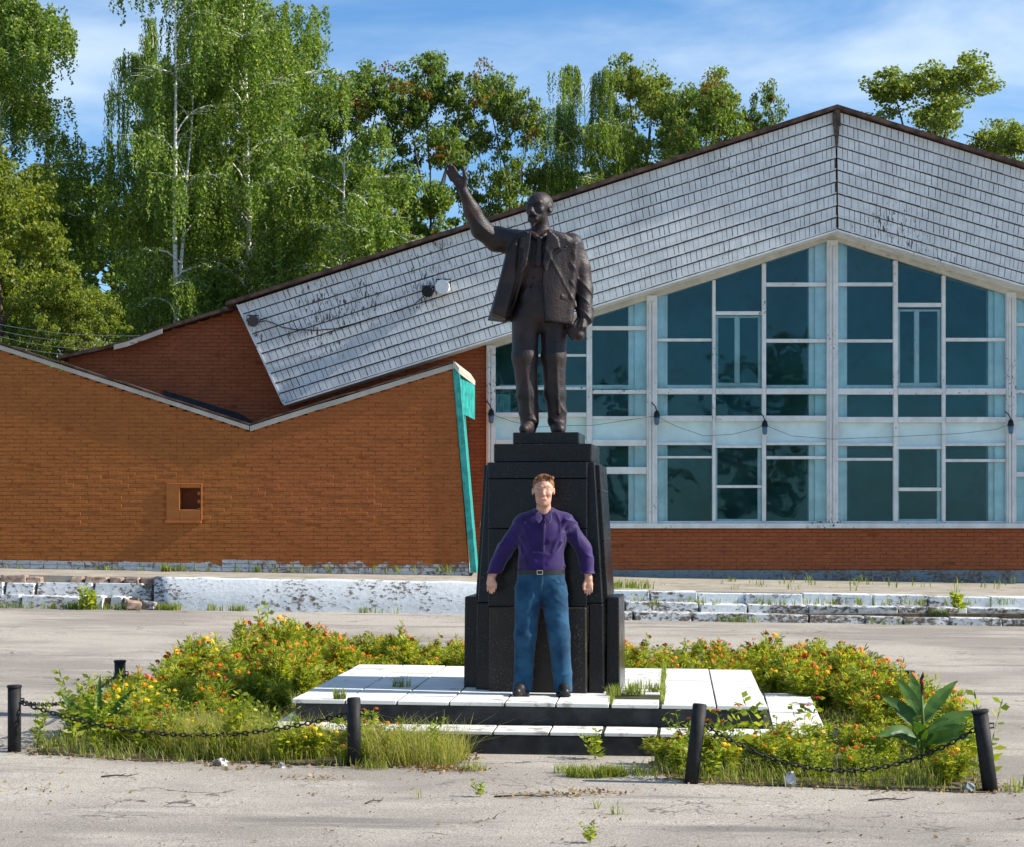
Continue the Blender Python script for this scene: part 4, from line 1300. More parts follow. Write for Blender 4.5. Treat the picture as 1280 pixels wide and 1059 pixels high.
M['hair'] = simple('short ginger hair', (.24, .10, .035), .6, .4, var=.45, scale=70, bump=.8, bscale=160)
M['lip'] = simple('lips', (.42, .14, .12), .45, .4, var=.1)
M['metal'] = simple('bright metal', (.6, .58, .52), .3, .6, 1.0, var=.1)
M['eye'] = simple('eye', (.08, .07, .07), .3, .5, var=.2)
MY = 15.1; MS = F / MY
def Q(px, py, y=0.): return ((px - 679) / MS, y, (868.5 - py) / MS)
PX0 = XX(679, MY); PZ0 = PH + G(PX0) + .003
man = empty('person', (PX0, MY, PZ0), 0, 'man in a purple shirt, blue jeans and glasses leaning back against the black pedestal', 'person')
def bodybase(f, infl=0., legs=True, arms=True, torso=True, k=.03):
    i = infl
    if torso:
        f.ell(Q(677.5, 672, .02), (.185 + i, .115 + i, .20 + i), k)
        f.ell(Q(676.5, 700, .01), (.168 + i, .118 + i, .17 + i), k)
        f.cone(Q(655, 654, .03), Q(705, 653, .03), .058 + i, .058 + i, k)
        f.cone(Q(673, 645, .03), Q(655, 654, .03), .050 + i, .058 + i, k); f.cone(Q(686, 645, .03), Q(705, 653, .03), .050 + i, .058 + i, k)
    if arms:
        f.chain([Q(653, 656, .03), Q(630, 690, .06), Q(614.5, 722, .03)], [.052 + i, .045 + i, .031 + i], k)
        f.chain([Q(707, 655, .03), Q(730, 688, .06), Q(736, 724, .03)], [.052 + i, .045 + i, .031 + i], k)
    if legs:
        f.ell(Q(676, 722, .01), (.172 + i, .118 + i, .12 + i), k)
        f.chain([Q(661.5, 735, .0), Q(657.5, 795, -.015), Q(654, 856, .02)], [.095 + i, .066 + i, .046 + i], k)
        f.chain([Q(691, 735, .0), Q(698, 795, -.02), Q(704, 856, .01)], [.095 + i, .066 + i, .046 + i], k)
bd = Field((-.50, -.26, .02), (.50, .22, 1.80), .0058)
bodybase(bd, -.004)
bd.cone(Q(679.5, 646, .02), Q(679.5, 624, -.01), .058, .055, .03)
hy = -.03
bd.ell(Q(679.3, 608, hy + .015), (.079, .098, .088), .02)
bd.ell(Q(679.2, 616, hy - .02), (.067, .070, .085), .025)
bd.ell(Q(679.0, 626, hy - .03), (.058, .058, .050), .025)
bd.ell(Q(678.8, 630.5, hy - .068), (.022, .018, .016), .02)
nz_ = hy - .085
bd.chain([Q(679, 610.5, nz_ + .004), Q(679, 616.5, nz_ - .014), Q(679, 618.6, nz_ - .022)], [.009, .010, .0135], .010)
for s_ in (-1, 1):
    bd.ell(Q(679 + s_ * 1.7, 619, nz_ - .010), (.009, .010, .007), .006)
    bd.ell(Q(679 + s_ * 5.3, 612.3, nz_ - .016), (.018, .018, .010), .014, 'sub')
    bd.ell(Q(679 + s_ * 5.2, 612.6, nz_ + .018), (.013, .012, .010), .005)
    bd.cone(Q(679 + s_ * 2.2, 609.0, nz_ - .002), Q(679 + s_ * 8.6, 608.6, nz_ + .018), .008, .006, .010)
    bd.ell(Q(679 + s_ * 7.5, 618.5, hy - .066), (.017, .014, .016), .02)
    bd.ell(Q(679.2 + s_ * 13.0, 614.5, hy + .022), (.010, .018, .030), .008)
    bd.ell(Q(679.2 + s_ * 14.3, 614.0, hy + .012), (.006, .009, .015), .005, 'sub')
    bd.cone(Q(679 + s_ * 3.0, 619.5, nz_), Q(679 + s_ * 5.4, 625, nz_ + .010), .0025, .002, .008, 'sub')
bd.cone(Q(675.5, 624.4, nz_ - .004), Q(682.5, 624.4, nz_ - .004), .0062, .0062, .006)
bd.cone(Q(674.6, 623.2, nz_ - .010), Q(683.4, 623.2, nz_ - .010), .0024, .0024, .004, 'sub')
# hands, palms turned back against the stone, fingers hanging
def hand(f, wx, wy, s_, y):
    f.cone(Q(wx, wy, y), Q(wx + s_ * .4, wy + 9, y), .026, .034, .012, sy=.62)
    f.cone(Q(wx - s_ * 1.4, wy + 8.5, y), Q(wx + s_ * 2.2, wy + 8.5, y), .022, .022, .012, sy=.8)
    for i, (dx, ln) in enumerate(((4.6, 9.8), (1.9, 11.8), (-.9, 11.2), (-3.6, 8.8))):
        f.chain([Q(wx + s_ * dx * .85, wy + 9.5, y - .004), Q(wx + s_ * dx * 1.05, wy + 9.5 + ln * .55, y - .012), Q(wx + s_ * dx * 1.0, wy + 9.5 + ln, y + .006)], [.0098, .0086, .0068], .002)
    f.chain([Q(wx + s_ * 3.6, wy + 3, y - .008), Q(wx + s_ * 6.4, wy + 9.5, y - .022), Q(wx + s_ * 6.6, wy + 14.5, y - .022)], [.013, .011, .0085], .008)
hand(bd, 613.2, 721, 1, .03); hand(bd, 736.2, 722.5, -1, .03)
body = link('body', bd.mesh('body', M['skin']), man)

sh = Field((-.48, -.24, .88), (.48, .24, 1.50), .0048)
bodybase(sh, .013, legs=False)
sh.ell(Q(676.5, 712, .005), (.178, .128, .12), .03)
sh.chain([Q(652.5, 656, .03), Q(631, 688, .06), Q(622, 704, .05), Q(614.6, 719, .035)], [.060, .055, .050, .036], .02)
sh.chain([Q(708, 655, .03), Q(729.5, 685, .06), Q(734, 703, .05), Q(736, 720, .035)], [.060, .055, .049, .036], .02)
sh.wave((-.48, -.3, .9), (.48, .3, 1.5), lambda X, Y, Z: -.008 * ridge(13 * X + 9 * Z + 1.6 * np.sin(7 * X - 6 * Z), 3) * np.sin(5 * Z + 4 * X + .6) ** 2 - .006 * ridge(17 * Z - 13 * X + 1.5 * np.sin(11 * X), 3) * (X > -.6) * np.cos(6 * Z + 3 * X) ** 2)
# diagonal pulls from the shoulder and armpit, soft creases across the sleeves
for (a, b_) in (((706, 652, -.045), (690, 690, -.10)), ((711, 664, -.03), (686, 676, -.108)), ((703, 678, -.07), (684, 704, -.11)), ((655, 656, -.045), (665, 690, -.10)), ((652, 672, -.05), (668, 702, -.108))):
    sh.cone(Q(*a), Q(*b_), .004, .003, .032)
for (a, b_, s_) in ((Q(652, 656, .03), Q(614.6, 719, .035), 1), (Q(708, 655, .03), Q(736, 720, .035), -1)):
    A0, B0 = np.array(a), np.array(b_); D0 = (B0 - A0) / np.linalg.norm(B0 - A0)
    lo = np.minimum(A0, B0) - .09; hi = np.maximum(A0, B0) + .09
    if s_ > 0: hi[0] = -.17
    else: lo[0] = .17
    sh.wave(lo, hi, lambda X, Y, Z: -.010 * ridge(24 * ((X - A0[0]) * D0[0] + (Z - A0[2]) * D0[2]) + s_ * 17 * X + 8 * Y + 1.2 * np.sin(11 * Z + 12 * Y), 2.5) * (.35 + .65 * np.sin(9 * Z + s_) ** 2))
sh.clipz(Q(0, 717.5)[2], True)
sh.d = np.maximum(sh.d, -(np.sqrt((sh.ax[0][:, None, None] - .003) ** 2 + ((sh.ax[1][None, :, None] + .01) / 1.0) ** 2 + ((sh.ax[2][None, None, :] - 1.505) / 1.5) ** 2) - .062).astype(np.float32))
# cuffs end at the wrist
zc = Q(0, 719.5)[2]
Xa = sh.ax[0][:, None, None]; Za = sh.ax[2][None, None, :]
sh.d = np.where((np.abs(Xa) > .25), np.maximum(sh.d, (zc - Za)), sh.d).astype(np.float32)
# placket, collar
sh.cone(Q(679.2, 652, -.100), Q(677.5, 714, -.116), .013, .013, .006, sy=.6)
ycol = lambda X, Z: -.062 - .9 * (1.445 - Z)
for s_ in (-1, 1):
    pl_ = [(679.3 + s_ * a, b) for a, b in ((1.2, 648), (6.5, 655), (10.5, 650), (10.0, 639), (7.5, 637.5))]
    sh.panel([Q(*q)[::2] for q in pl_], ycol, .011, .006, rnd=.008)
sh.chain([Q(669.5, 640, -.03), Q(670, 638, .04), Q(679, 637, .085), Q(688.5, 638, .04), Q(689, 640, -.03)], [.014] * 5, .008)
shirt = link('shirt', sh.mesh('shirt', M['shirt']), man)
for k in range(5):
    b = MB(); b.lathe([(.0055, -.002), (.0055, .002)], Q(679 - k * .35, 660 + k * 12, -.126 - .002 * k), 'Y', 10); b.build('button', M['leather'], shirt)

jn = Field((-.28, -.24, .0), (.30, .22, 1.02), .0058)
bodybase(jn, .010, torso=False, arms=False)
jn.ell(Q(676.3, 716, .008), (.183, .130, .12), .03)
jn.chain([Q(660.5, 738, .0), Q(656, 795, -.01), Q(653.5, 862, .015)], [.102, .078, .071], .03)
jn.chain([Q(692, 738, .0), Q(699, 795, -.015), Q(704, 862, .005)], [.102, .078, .071], .03)
jn.wave((-.3, -.3, .0), (.3, .3, .98), lambda X, Y, Z: -.010 * ridge(21 * Z + 13 * X * np.sign(X + 1e-6) + 1.5 * np.sin(11 * X + 5 * Z), 2.5) * (np.exp(-((Z - .10) / .11) ** 2) + .5 * np.exp(-((Z - .46) / .10) ** 2) + .4 * np.exp(-((Z - .78) / .10) ** 2) + .12))
for (a, b_) in (((672, 750, -.08), (656, 738, -.098)), ((682, 751, -.08), (697, 738, -.098)), ((670, 760, -.07), (654, 766, -.092)), ((684, 760, -.07), (700, 768, -.092)), ((690, 790, -.085), (706, 800, -.07)), ((650, 792, -.08), (664, 800, -.07))):
    jn.cone(Q(*a), Q(*b_), .004, .003, .03)
jn.cone(Q(676.5, 718, -.121), Q(676.6, 738, -.112), .006, .005, .014)
jn.chain([Q(655, 720, -.105), Q(652, 727, -.10), Q(646, 730, -.07)], [.004] * 3, .006); jn.chain([Q(697, 720, -.105), Q(701, 727, -.10), Q(707, 730, -.07)], [.004] * 3, .006)
jn.clipz(.022, True); jn.clipz(Q(0, 713)[2], False)
link('jeans', jn.mesh('jeans', M['jeans']), man)
# belt
bl = MB(); ring = []
for i in range(41):
    w = 2 * math.pi * i / 40; c_ = Q(676.3, 716, .008)
    ring.append((c_[0] + .189 * math.cos(w), c_[1] + .137 * math.sin(w)))
z0, z1 = Q(0, 718)[2], Q(0, 712.4)[2]
for i in range(40):
    (xa, ya), (xb, yb) = ring[i], ring[i + 1]
    bl.add([(xa, ya, z0), (xb, yb, z0), (xb, yb, z1), (xa, ya, z1)], [(0, 1, 2, 3)])
blo = bl.build('belt', M['leather'], man); sm = blo.modifiers.new('solid', 'SOLIDIFY'); sm.thickness = .006
b = MB(); c_ = Q(674.5, 715.2, -.134)
for (x0_, x1_, a0, a1) in ((-.024, .024, .012, .017), (-.024, .024, -.017, -.012), (-.024, -.019, -.012, .012), (.019, .024, -.012, .012)):
    b.box(c_[0] + x0_, c_[0] + x1_, c_[1] - .006, c_[1], c_[2] + a0, c_[2] + a1)
b.build('buckle', M['metal'], blo)
# shoes
for (px, tx) in ((653, 646), (704, 705.5)):
    sf = Field((-.30, -.30, -.01), (.32, .14, .14), .006)
    sf.cone(Q(px, 861.5, .03), Q(tx, 863.2, -.17), .042, .036, .02); sf.cone(Q(px, 857, .03), Q((px + tx) / 2, 860, -.06), .048, .044, .02)
    sf.clipz(.002, True)
    sf.panel([(Q(px, 0)[0] - .058, .001), (Q(px, 0)[0] + .058, .001), (Q(px, 0)[0] + .052, .020), (Q(px, 0)[0] - .052, .020)], lambda X, Z: -.06 + 0 * X, .125, .012)
    link('shoe', sf.mesh('shoe', M['leather']), man)
# hair
hf = Field((-.14, -.22, 1.52), (.14, .14, 1.80), .0048)
hf.ell(Q(679.3, 606.8, hy + .022), (.085, .104, .090), .02)
rs = random.Random(3)
for i in range(110):
    a = rs.uniform(-1, 1); t = rs.uniform(-1, .9)
    x = 679.3 + a * 12.0; zt = 594.8 + a * a * 4.2 + rs.uniform(-1, 1.2)
    hf.cone(Q(x, zt + 1.5, hy - .055 + .13 * (t + 1) / 2 - .02 * a * a), Q(x + rs.uniform(1, 3.5), zt - .3, hy - .075 + .13 * (t + 1) / 2), .006, .0035, .006)
hf.ell(Q(679.2, 614.0, hy - .045), (.075, .085, .074), .012, 'sub')
hf.ell(Q(679.2, 622, hy - .02), (.10, .060, .070), .012, 'sub')
hf.clipz(Q(0, 618)[2], True)
link('hair', hf.mesh('hair', M['hair']), man)
# eyes, lips, glasses
for s_ in (-1, 1):
    b = MB(); c_ = Q(679 + s_ * 5.2, 612.7, nz_ + .0075)
    b.lathe([(.001, -.003), (.006, -.002), (.0062, .002)], c_, 'Y', 10); b.build('eye', M['eye'], man)
    b = MB(); b.tube([Q(679 + s_ * 2.6, 608.4, nz_ - .008), Q(679 + s_ * 5.6, 607.7, nz_ - .001), Q(679 + s_ * 8.4, 608.6, nz_ + .014)], [.0016, .0024, .0014], 6); b.build('eyebrow', M['hair'], man)
b = MB(); b.tube([Q(675.2, 624.6, nz_ - .004), Q(677.5, 624.7, nz_ - .009), Q(680.5, 624.7, nz_ - .009), Q(683, 624.4, nz_ - .004)], [.0025, .0045, .0045, .0025], 6); b.build('lip', M['lip'], man)
gl = MB()
for s_ in (-1, 1):
    cx, cz = 679 + s_ * 5.4, 612.6; pts = []
    for i in range(17):
        w = 2 * math.pi * i / 16
        pts.append(Q(cx + 4.1 * math.copysign(abs(math.cos(w)) ** .7, math.cos(w)), cz - 2.7 * math.copysign(abs(math.sin(w)) ** .7, math.sin(w)), nz_ - .014 + .006 * abs(s_ * math.cos(w) + 1) / 2))
    gl.tube(pts, .0008, 5)
    gl.tube([Q(679 + s_ * 9.5, 611.5, nz_ - .008), Q(679 + s_ * 13.4, 611.8, hy + .02)], .0014, 5)
gl.tube([Q(677.6, 612, nz_ - .016), Q(679, 611.2, nz_ - .02), Q(680.4, 612, nz_ - .016)], .0012, 5)
gl.build('glasses', M['metal'], man)
# ------------------------------------------------------------------ trees
def unit(v): return v / np.maximum(np.linalg.norm(v, axis=-1, keepdims=True), 1e-9)
def leaf_quads(C, L, W, rng, hang=0.0, flat=0.0):
    """one rhombus per centre, random direction; hang pulls the long axis down, flat makes faces look up"""
    n = len(C)
    a = rng.normal(size=(n, 3)); a[:, 2] -= hang * 2.2; a = unit(a)
    nrm = rng.normal(size=(n, 3)); nrm[:, 2] += flat * 2.0
    b = unit(np.cross(a, nrm)); Ls = (L * rng.uniform(.7, 1.3, n))[:, None]; Ws = (W * rng.uniform(.7, 1.3, n))[:, None]
    V = np.empty((n, 4, 3)); V[:, 0] = C - a * Ls * .5; V[:, 1] = C + b * Ws * .5 - a * Ls * .06; V[:, 2] = C + a * Ls * .5; V[:, 3] = C - b * Ws * .5 - a * Ls * .06
    return V

def birch_meshes(seed, H_, spread, n_prim, strand, leafy=1.0, low=.16, leaders=1, mat='leaf_birch', top_bare=0.0):
    rg = np.random.default_rng(seed); rr = random.Random(seed)
    tm = MB(); leaves = []
    def trunk_line(x0, y0, z0, lean, h, r0):
        pts = []; n = 14; px, py = x0, y0
        for i in range(n + 1):
            t = i / n
            px += rr.uniform(-.05, .05) + lean[0] / n; py += rr.uniform(-.05, .05) + lean[1] / n
            pts.append((px, py, z0 + (h - z0) * t))
        rad = [r0 * (1 - .93 * (i / n)) + .008 for i in range(n + 1)]
        tm.tube(pts, rad, 8, 0); return pts
    lines = [(trunk_line(0, 0, -.2, (rr.uniform(-.5, .5), rr.uniform(-.3, .3)), H_, .17), 0)]
    for k in range(leaders - 1):
        z0 = H_ * rr.uniform(.3, .5); p = lines[0][0][int(14 * z0 / H_)]
        lines.append((trunk_line(p[0], p[1], z0, (rr.choice((-1, 1)) * rr.uniform(.6, 1.3), rr.uniform(-.4, .4)), H_ * rr.uniform(.82, .98), .09), z0))
    for k in range(n_prim):
        ln, zb = lines[rr.randrange(len(lines))]
        t = low + (1 - low) * (k + rr.random()) / n_prim
        z = H_ * t
        i = min(range(len(ln)), key=lambda q: abs(ln[q][2] - z)); p = Vector(ln[i])
        if abs(p.z - z) > 1.5: continue
        p.z = z if ln[0][2] < z < ln[-1][2] else p.z
        az = rr.uniform(0, 2 * math.pi); prof = math.sin(math.pi * min(1, (.10 + .95 * (1 - t)) ** .8)) if t > .35 else .8 + .4 * t
        Ln = spread * max(.18, prof) * rr.uniform(.65, 1.1)
        pts = [p]; e = R(rr.uniform(35, 60)); q = p.copy(); d = Vector((math.cos(az), math.sin(az), 0)); ns = 6
        for s_ in range(ns):
            q = q + (d * math.cos(e) + Vector((0, 0, math.sin(e)))) * Ln / ns + Vector((rr.uniform(-.06, .06),) * 3)
            e -= R(rr.uniform(9, 19)); pts.append(q.copy())
        tm.tube(pts, [.045 * (1 - t) + .022 - .003 * s_ for s_ in range(ns + 1)], 5, 0, False)
        tips = [(pts[s_], .6 + .1 * s_) for s_ in range(2, ns + 1)]
        for s_ in range(2, ns + 1):
            for _ in range(2):
                a2 = az + rr.choice((-1, 1)) * rr.uniform(.5, 1.2); l2 = Ln * rr.uniform(.16, .34); q = pts[s_]
                e2 = Vector((math.cos(a2), math.sin(a2), rr.uniform(-.25, .25))) * l2
                tm.tube([q, q + e2 * .5 + Vector((0, 0, .05)), q + e2], [.012, .009, .006], 4, 0, False)
                tips += [(q + e2 * .55, .8), (q + e2, 1.0)]
        for (q, wgt) in tips:
            if t > 1 - top_bare and rr.random() < .6: continue
            for _ in range(rr.randint(2, 4)):
                sl = strand * rr.uniform(.35, 1.15) * (1.05 - .45 * t)
                n = int(sl * 17 * leafy) + 2
                tt = (np.arange(n) + rg.random(n)) / n
                sway = rg.normal(size=2) * .16
                C = np.stack([q.x + sway[0] * tt ** .6 + rg.normal(size=n) * .055, q.y + sway[1] * tt ** .6 + rg.normal(size=n) * .055, q.z + .08 - sl * tt], 1)
                if len(C): leaves.append(C[C[:, 2] > 1.0])
    C = np.concatenate(leaves)
    V = leaf_quads(C, .115, .075, rg, hang=.55)
    tint = np.clip(rg.normal(.45, .27, len(C)), 0, 1)
    return tm.mesh('trunk', [M['bark_birch']], True), quads_mesh('crown', V, tint, [M[mat]])

def broad_meshes(seed, H_, W_, n_cl, per, mat, leaf=(.16, .085), base=.34, rust=0., bark='bark', gap=.75, flat=.4):
    rg = np.random.default_rng(seed); rr = random.Random(seed); tm = MB()
    pts = []; px = py = 0
    for i in range(9):
        px += rr.uniform(-.1, .1); py += rr.uniform(-.1, .1); pts.append(Vector((px, py, -.2 + H_ * .8 * i / 8)))
    tm.tube(pts, [.18 * (1 - .85 * i / 8) for i in range(9)], 8, 0)
    leaves = []; tints = []
    # boughs end in leafy lobes; sub-lobes of clumps inside each
    nb = rr.randint(15, 18)
    lobes = []
    for k in range(nb):
        t = base + (1 - base) * (k + .5 * rr.random()) / nb
        w = W_ * .5 * (math.sin(math.pi * (.18 + .70 * (t - base) / (1 - base))) ** .6)
        az = k * 2.4 + rr.uniform(-.4, .4)
        q = Vector((math.cos(az) * w * rr.uniform(.45, .85), math.sin(az) * w * rr.uniform(.45, .85), H_ * t + rr.uniform(-.3, .3)))
        i = min(8, max(2, int(8 * (t - .16) / .8)))
        p = pts[i]; mid = (p + q) / 2 + Vector((0, 0, -.25))
        tm.tube([p, mid, q], [.06, .04, .015], 5, 0, False)
        lobes.append((q, W_ * rr.uniform(.14, .25)))
    lobes.append((Vector((px, py, H_ - W_ * .2)), W_ * .2))
    for k in range(n_cl):
        q, r = lobes[rr.randrange(len(lobes))]
        d = unit(rg.normal(size=3)); rad = r * rr.uniform(.35, 1.15)
        c_ = np.array(q) + d * rad * np.array((1, 1, .85))
        s_ = rr.uniform(.22, .42)
        if rr.random() < .5: tm.tube([q, Vector(c_)], [.014, .006], 4, 0, False)
        n = int(per * rr.uniform(.6, 1.3))
        P_ = c_ + unit(rg.normal(size=(n, 3))) * (rg.random((n, 1)) ** .45) * s_ * np.array((1.15, 1.15, .75))
        leaves.append(P_)
        tn = np.clip(rg.normal(.42, .25, n), 0, 1)
        if rr.random() < rust: tn[rg.random(n) < .75] = 1.8
        tints.append(tn)
    C = np.concatenate(leaves)
    V = leaf_quads(C, leaf[0], leaf[1], rg, hang=.15, flat=flat)
    return tm.mesh('trunk', [M[bark]], True), quads_mesh('crown', V, np.concatenate(tints), [M[mat]])

KIND = {
 'birch_a': birch_meshes(1, 20.5, 4.3, 60, 2.4, 1.6),
 'birch_b': birch_meshes(2, 20.5, 3.9, 52, 2.3, 1.55),
 'birch_thin': birch_meshes(3, 19.5, 3.0, 26, 1.5, 1.05, .22, 2, top_bare=.25),
 'birch_low': birch_meshes(4, 13, 3.4, 38, 1.9, 1.3),
 'locust_a': broad_meshes(5, 16.2, 5.2, 470, 80, 'leaf_locust', rust=.13),
 'locust_b': broad_meshes(6, 16.2, 4.8, 430, 80, 'leaf_locust', rust=.07),
 'maple': broad_meshes(7, 12.5, 5.6, 620, 85, 'leaf_maple', (.13, .085), .2),
 'poplar': broad_meshes(8, 15.5, 4.0, 400, 100, 'leaf_poplar', (.11, .08), .4, flat=.1),
 'fill': broad_meshes(9, 13.0, 8.0, 420, 85, 'leaf_locust', (.20, .13), .15),
}
KH = {'birch_a': 20.5, 'birch_b': 20.5, 'birch_thin': 19.5, 'birch_low': 13, 'locust_a': 16.2, 'locust_b': 16.2, 'maple': 12.5, 'poplar': 15.5, 'fill': 13.0}
def tree(name, kind, px, top, Y, rz, label, wx=1.0, group=None):
    x = XX(px, Y); h = ZZ(top, Y) - G(x)
    s_ = h / KH[kind]
    e = empty(name, (x, Y, G(x)), rz, label, 'tree', group)
    e.scale = (s_ * wx, s_ * wx, s_)
    tm, cm = KIND[kind]
    link('trunk', tm, e); link('crown', cm, e)
    return e
tree('birch_tree', 'birch_a', 318, -70, 61, .3, 'tallest dense weeping birch, its top cut by the frame, right of the bare white trunk')
tree('birch_tree', 'birch_thin', 221, -45, 58.5, 1.1, 'thin birch with a bare white trunk standing above the low brick roof', .78)
tree('birch_tree', 'birch_b', 8, -15, 62, 2.0, 'large birch cut by the left edge of the photo', 1.15)
tree('birch_tree', 'birch_b', 290, -5, 65, 4.0, 'dense birch half hidden between the thin white trunk and the tallest birch', .75)
tree('birch_tree', 'birch_low', 428, 196, 58, .8, 'small weeping birch below the dark trees, above the left end of the white roof front', .95)
tree('birch_tree', 'birch_low', 184, 58, 67, 2.7, 'smaller birch just left of the bare white trunk', .34)
tree('birch_tree', 'birch_a', 732, 104, 68, 5.0, 'grey green birch just right of the statue head above the roof', .58)
tree('birch_tree', 'birch_b', 372, 60, 70, 5.5, 'birch in shadow directly right behind the tallest birch', .8)
tree('maple_tree', 'maple', 12, 196, 56, .4, 'yellow green bushy tree in front of the left birch', .95)
tree('maple_tree', 'maple', 85, 355, 55, 1.9, 'low yellow green bush tree behind the left slope of the orange wing', .9)
tree('locust_tree', 'locust_a', 442, 88, 66, .2, 'dark leafy tree with rusty seed clusters, leftmost of three standing above the roof', .80)
tree('locust_tree', 'locust_b', 546, 80, 66, 1.5, 'dark leafy tree in the middle of three, behind the raised bronze hand', .82)
tree('locust_tree', 'locust_a', 638, 93, 67, 3.3, 'dark open crowned tree left of the bronze head, with sky on both sides', .68)
tree('poplar_tree', 'poplar', 806, 80, 70, .6, 'slender tree with the highest tip right of the bronze head', .8)
tree('poplar_tree', 'poplar', 868, 97, 69, 2.1, 'slender tree behind the rusty rowan crown', .8)
tree('rowan_tree', 'locust_a', 892, 116, 64, 4.2, 'round rusty green crown low above the roof, left of the gable top', .8)
tree('rowan_tree', 'locust_b', 946, 126, 66, 5.2, 'small dark treetop peeping over the roof nearest the gable top', .5)
tree('poplar_tree', 'poplar', 1152, 72, 64, 3.0, 'pale yellow green tree standing alone behind the roof right of the gable', 1.15)
tree('poplar_tree', 'poplar', 1258, 146, 63, 4.4, 'small pale treetop behind the roof at the right edge', .9)
for px, top, Y, a, w, lab in ((70, 250, 82, 0, 1.2, 'dark tree far back behind the left birch and yellow green tree'), (150, 245, 84, 1.3, 1.2, 'dark tree far back behind the thin white trunk'),
                         (330, 180, 86, 2.2, 1.2, 'dark tree far back behind the tallest birch'), (470, 262, 84, 3.1, 1.1, 'dark tree far back behind the rusty seeded tree'),
                         (585, 285, 86, 4.4, 1.0, 'dark tree far back in the gap behind the raised hand'), (690, 225, 84, 5.1, .9, 'dark tree far back just above the bronze head'),
                         (810, 190, 85, .9, .9, 'dark tree far back under the slender tree')):
    tree('background_tree', 'fill', px, top, Y, a, lab, w)

for px_, yy_, top_, a, lab in ((-9, -46, 12, .3, 'unseen tree added behind the camera for window reflections, leftmost'), (-1, -50, 14, 1.9, 'unseen tree added behind the camera for window reflections, second from left'), (8, -45, 11, 3.0, 'unseen tree added behind the camera for window reflections, second from right'), (17, -48, 13, 4.1, 'unseen tree added behind the camera for window reflections, rightmost')):  # unseen trees added so the lower panes reflect dark green
    e = empty('background_tree', (px_, yy_, G(px_)), a, lab, 'tree'); e.scale = (top_ / 13.0,) * 3
    link('trunk', KIND['fill'][0], e); link('crown', KIND['fill'][1], e)
# power lines and their far pole
pole = MB(); xp = XX(-40, 55); pole.tube([(xp, 55, 0), (xp + .1, 55, 8.3)], [.13, .09], 10)
pole.box(xp - .7, xp + .9, 54.9, 55.05, 7.2, 7.3)
tag(pole.build('utility_pole', M['bark']), 'utility pole with a short cross arm beyond the left edge', 'pole')
for i, (p0, p1, lab) in enumerate((((30, 405), (205, 414), 'uppermost of four thin wires in front of the trees at left'), ((40, 417), (180, 423), 'second of four thin wires in front of the trees at left'),
                                  ((40, 426), (150, 431), 'third of four thin wires in front of the trees at left'), ((30, 433), (130, 441), 'lowest of four thin wires in front of the trees at left'))):
    w = MB(); ya, yb = 52, 46; a = Vector(P(p0[0] - 70, p0[1] - 8 - 3 * i, ya + 2)); b_ = Vector(P(p1[0] + 40, p1[1] + 2, yb)); pts = []
    for k in range(13):
        t = k / 12; q = a.lerp(b_, t); q.z -= .5 * 4 * t * (1 - t) * .5; pts.append(q)
    w.tube(pts, .008, 5); tag(w.build('power_line', M['wire'], smooth=True), lab, 'wire', 'thin wires in front of the trees at left')
w = MB(); w.tube([P(1205, 168, 60), P(1245, 182, 58), P(1300, 194, 56)], .02, 5)
tag(w.build('power_line', M['cable']), 'dark wire dropping past the pale treetops behind the right roof', 'wire')

# ------------------------------------------------------------------ lamps, loudspeakers and cables on the front
def bulkhead(px, py, r, white, label, cat, tilt):
    e = empty('floodlight' if not white else 'loudspeaker', P(px, py, YS - .17), tilt, label, cat)
    b = MB(); b.lathe([(r * .55, .14), (r * .95, .08), (r, -.02), (r * .92, -.04)], (0, 0, 0), 'Y', 20)
    b.build('housing', M['lamp_white'] if white else M['black_paint'], e, True)
    b = MB(); b.lathe([(r * 1.08, -.10), (r * 1.08, -.06), (r * .80, -.06), (r * .80, -.098)], (0, 0, 0), 'Y', 20)
    b.build('rim', M['lamp_white'] if white else M['black_paint'], e)
    b = MB(); b.lathe([(r * .79, -.085), (r * .40, -.046), (.001, -.045)], (0, 0, 0), 'Y', 16); b.build('front', M['black_paint'] if white else M['black_riser'], e)
    if not white:
        b = MB(); b.lathe([(r * .30, -.095), (r * .34, -.048)], (0, 0, 0), 'Y', 12); b.build('bulb', M['lamp_white'], e)
    b = MB(); b.box(-r * .2, r * .2, .0, .17, r * .6, r * 1.25); b.tube([(-r * 1.1, 0, 0), (-r * 1.1, .02, r * 1.2), (r * 1.1, .02, r * 1.2), (r * 1.1, 0, 0)], .014, 6); b.build('bracket', M['black_paint'], e)
bulkhead(316, 402, .105, False, 'small black floodlight on the left end of the white shingled front', 'lamp', R(12))
bulkhead(535, 365, .105, False, 'black floodlight beside the white round loudspeaker on the shingles', 'lamp', R(-8))
bulkhead(554, 359, .135, True, 'white round loudspeaker mounted on the shingled front', 'loudspeaker', R(-10))
w = MB(); pts = [P(*q, YS - .075) for q in ((322, 403), (332, 401), (342, 404), (352, 409), (368, 412), (395, 413), (420, 411), (445, 404), (470, 396), (500, 388), (518, 381), (530, 370))]
w.tube(pts, .012, 5); tag(w.build('cable', M['cable'], smooth=True), 'black cable sagging across the shingles between two floodlights', 'cable')
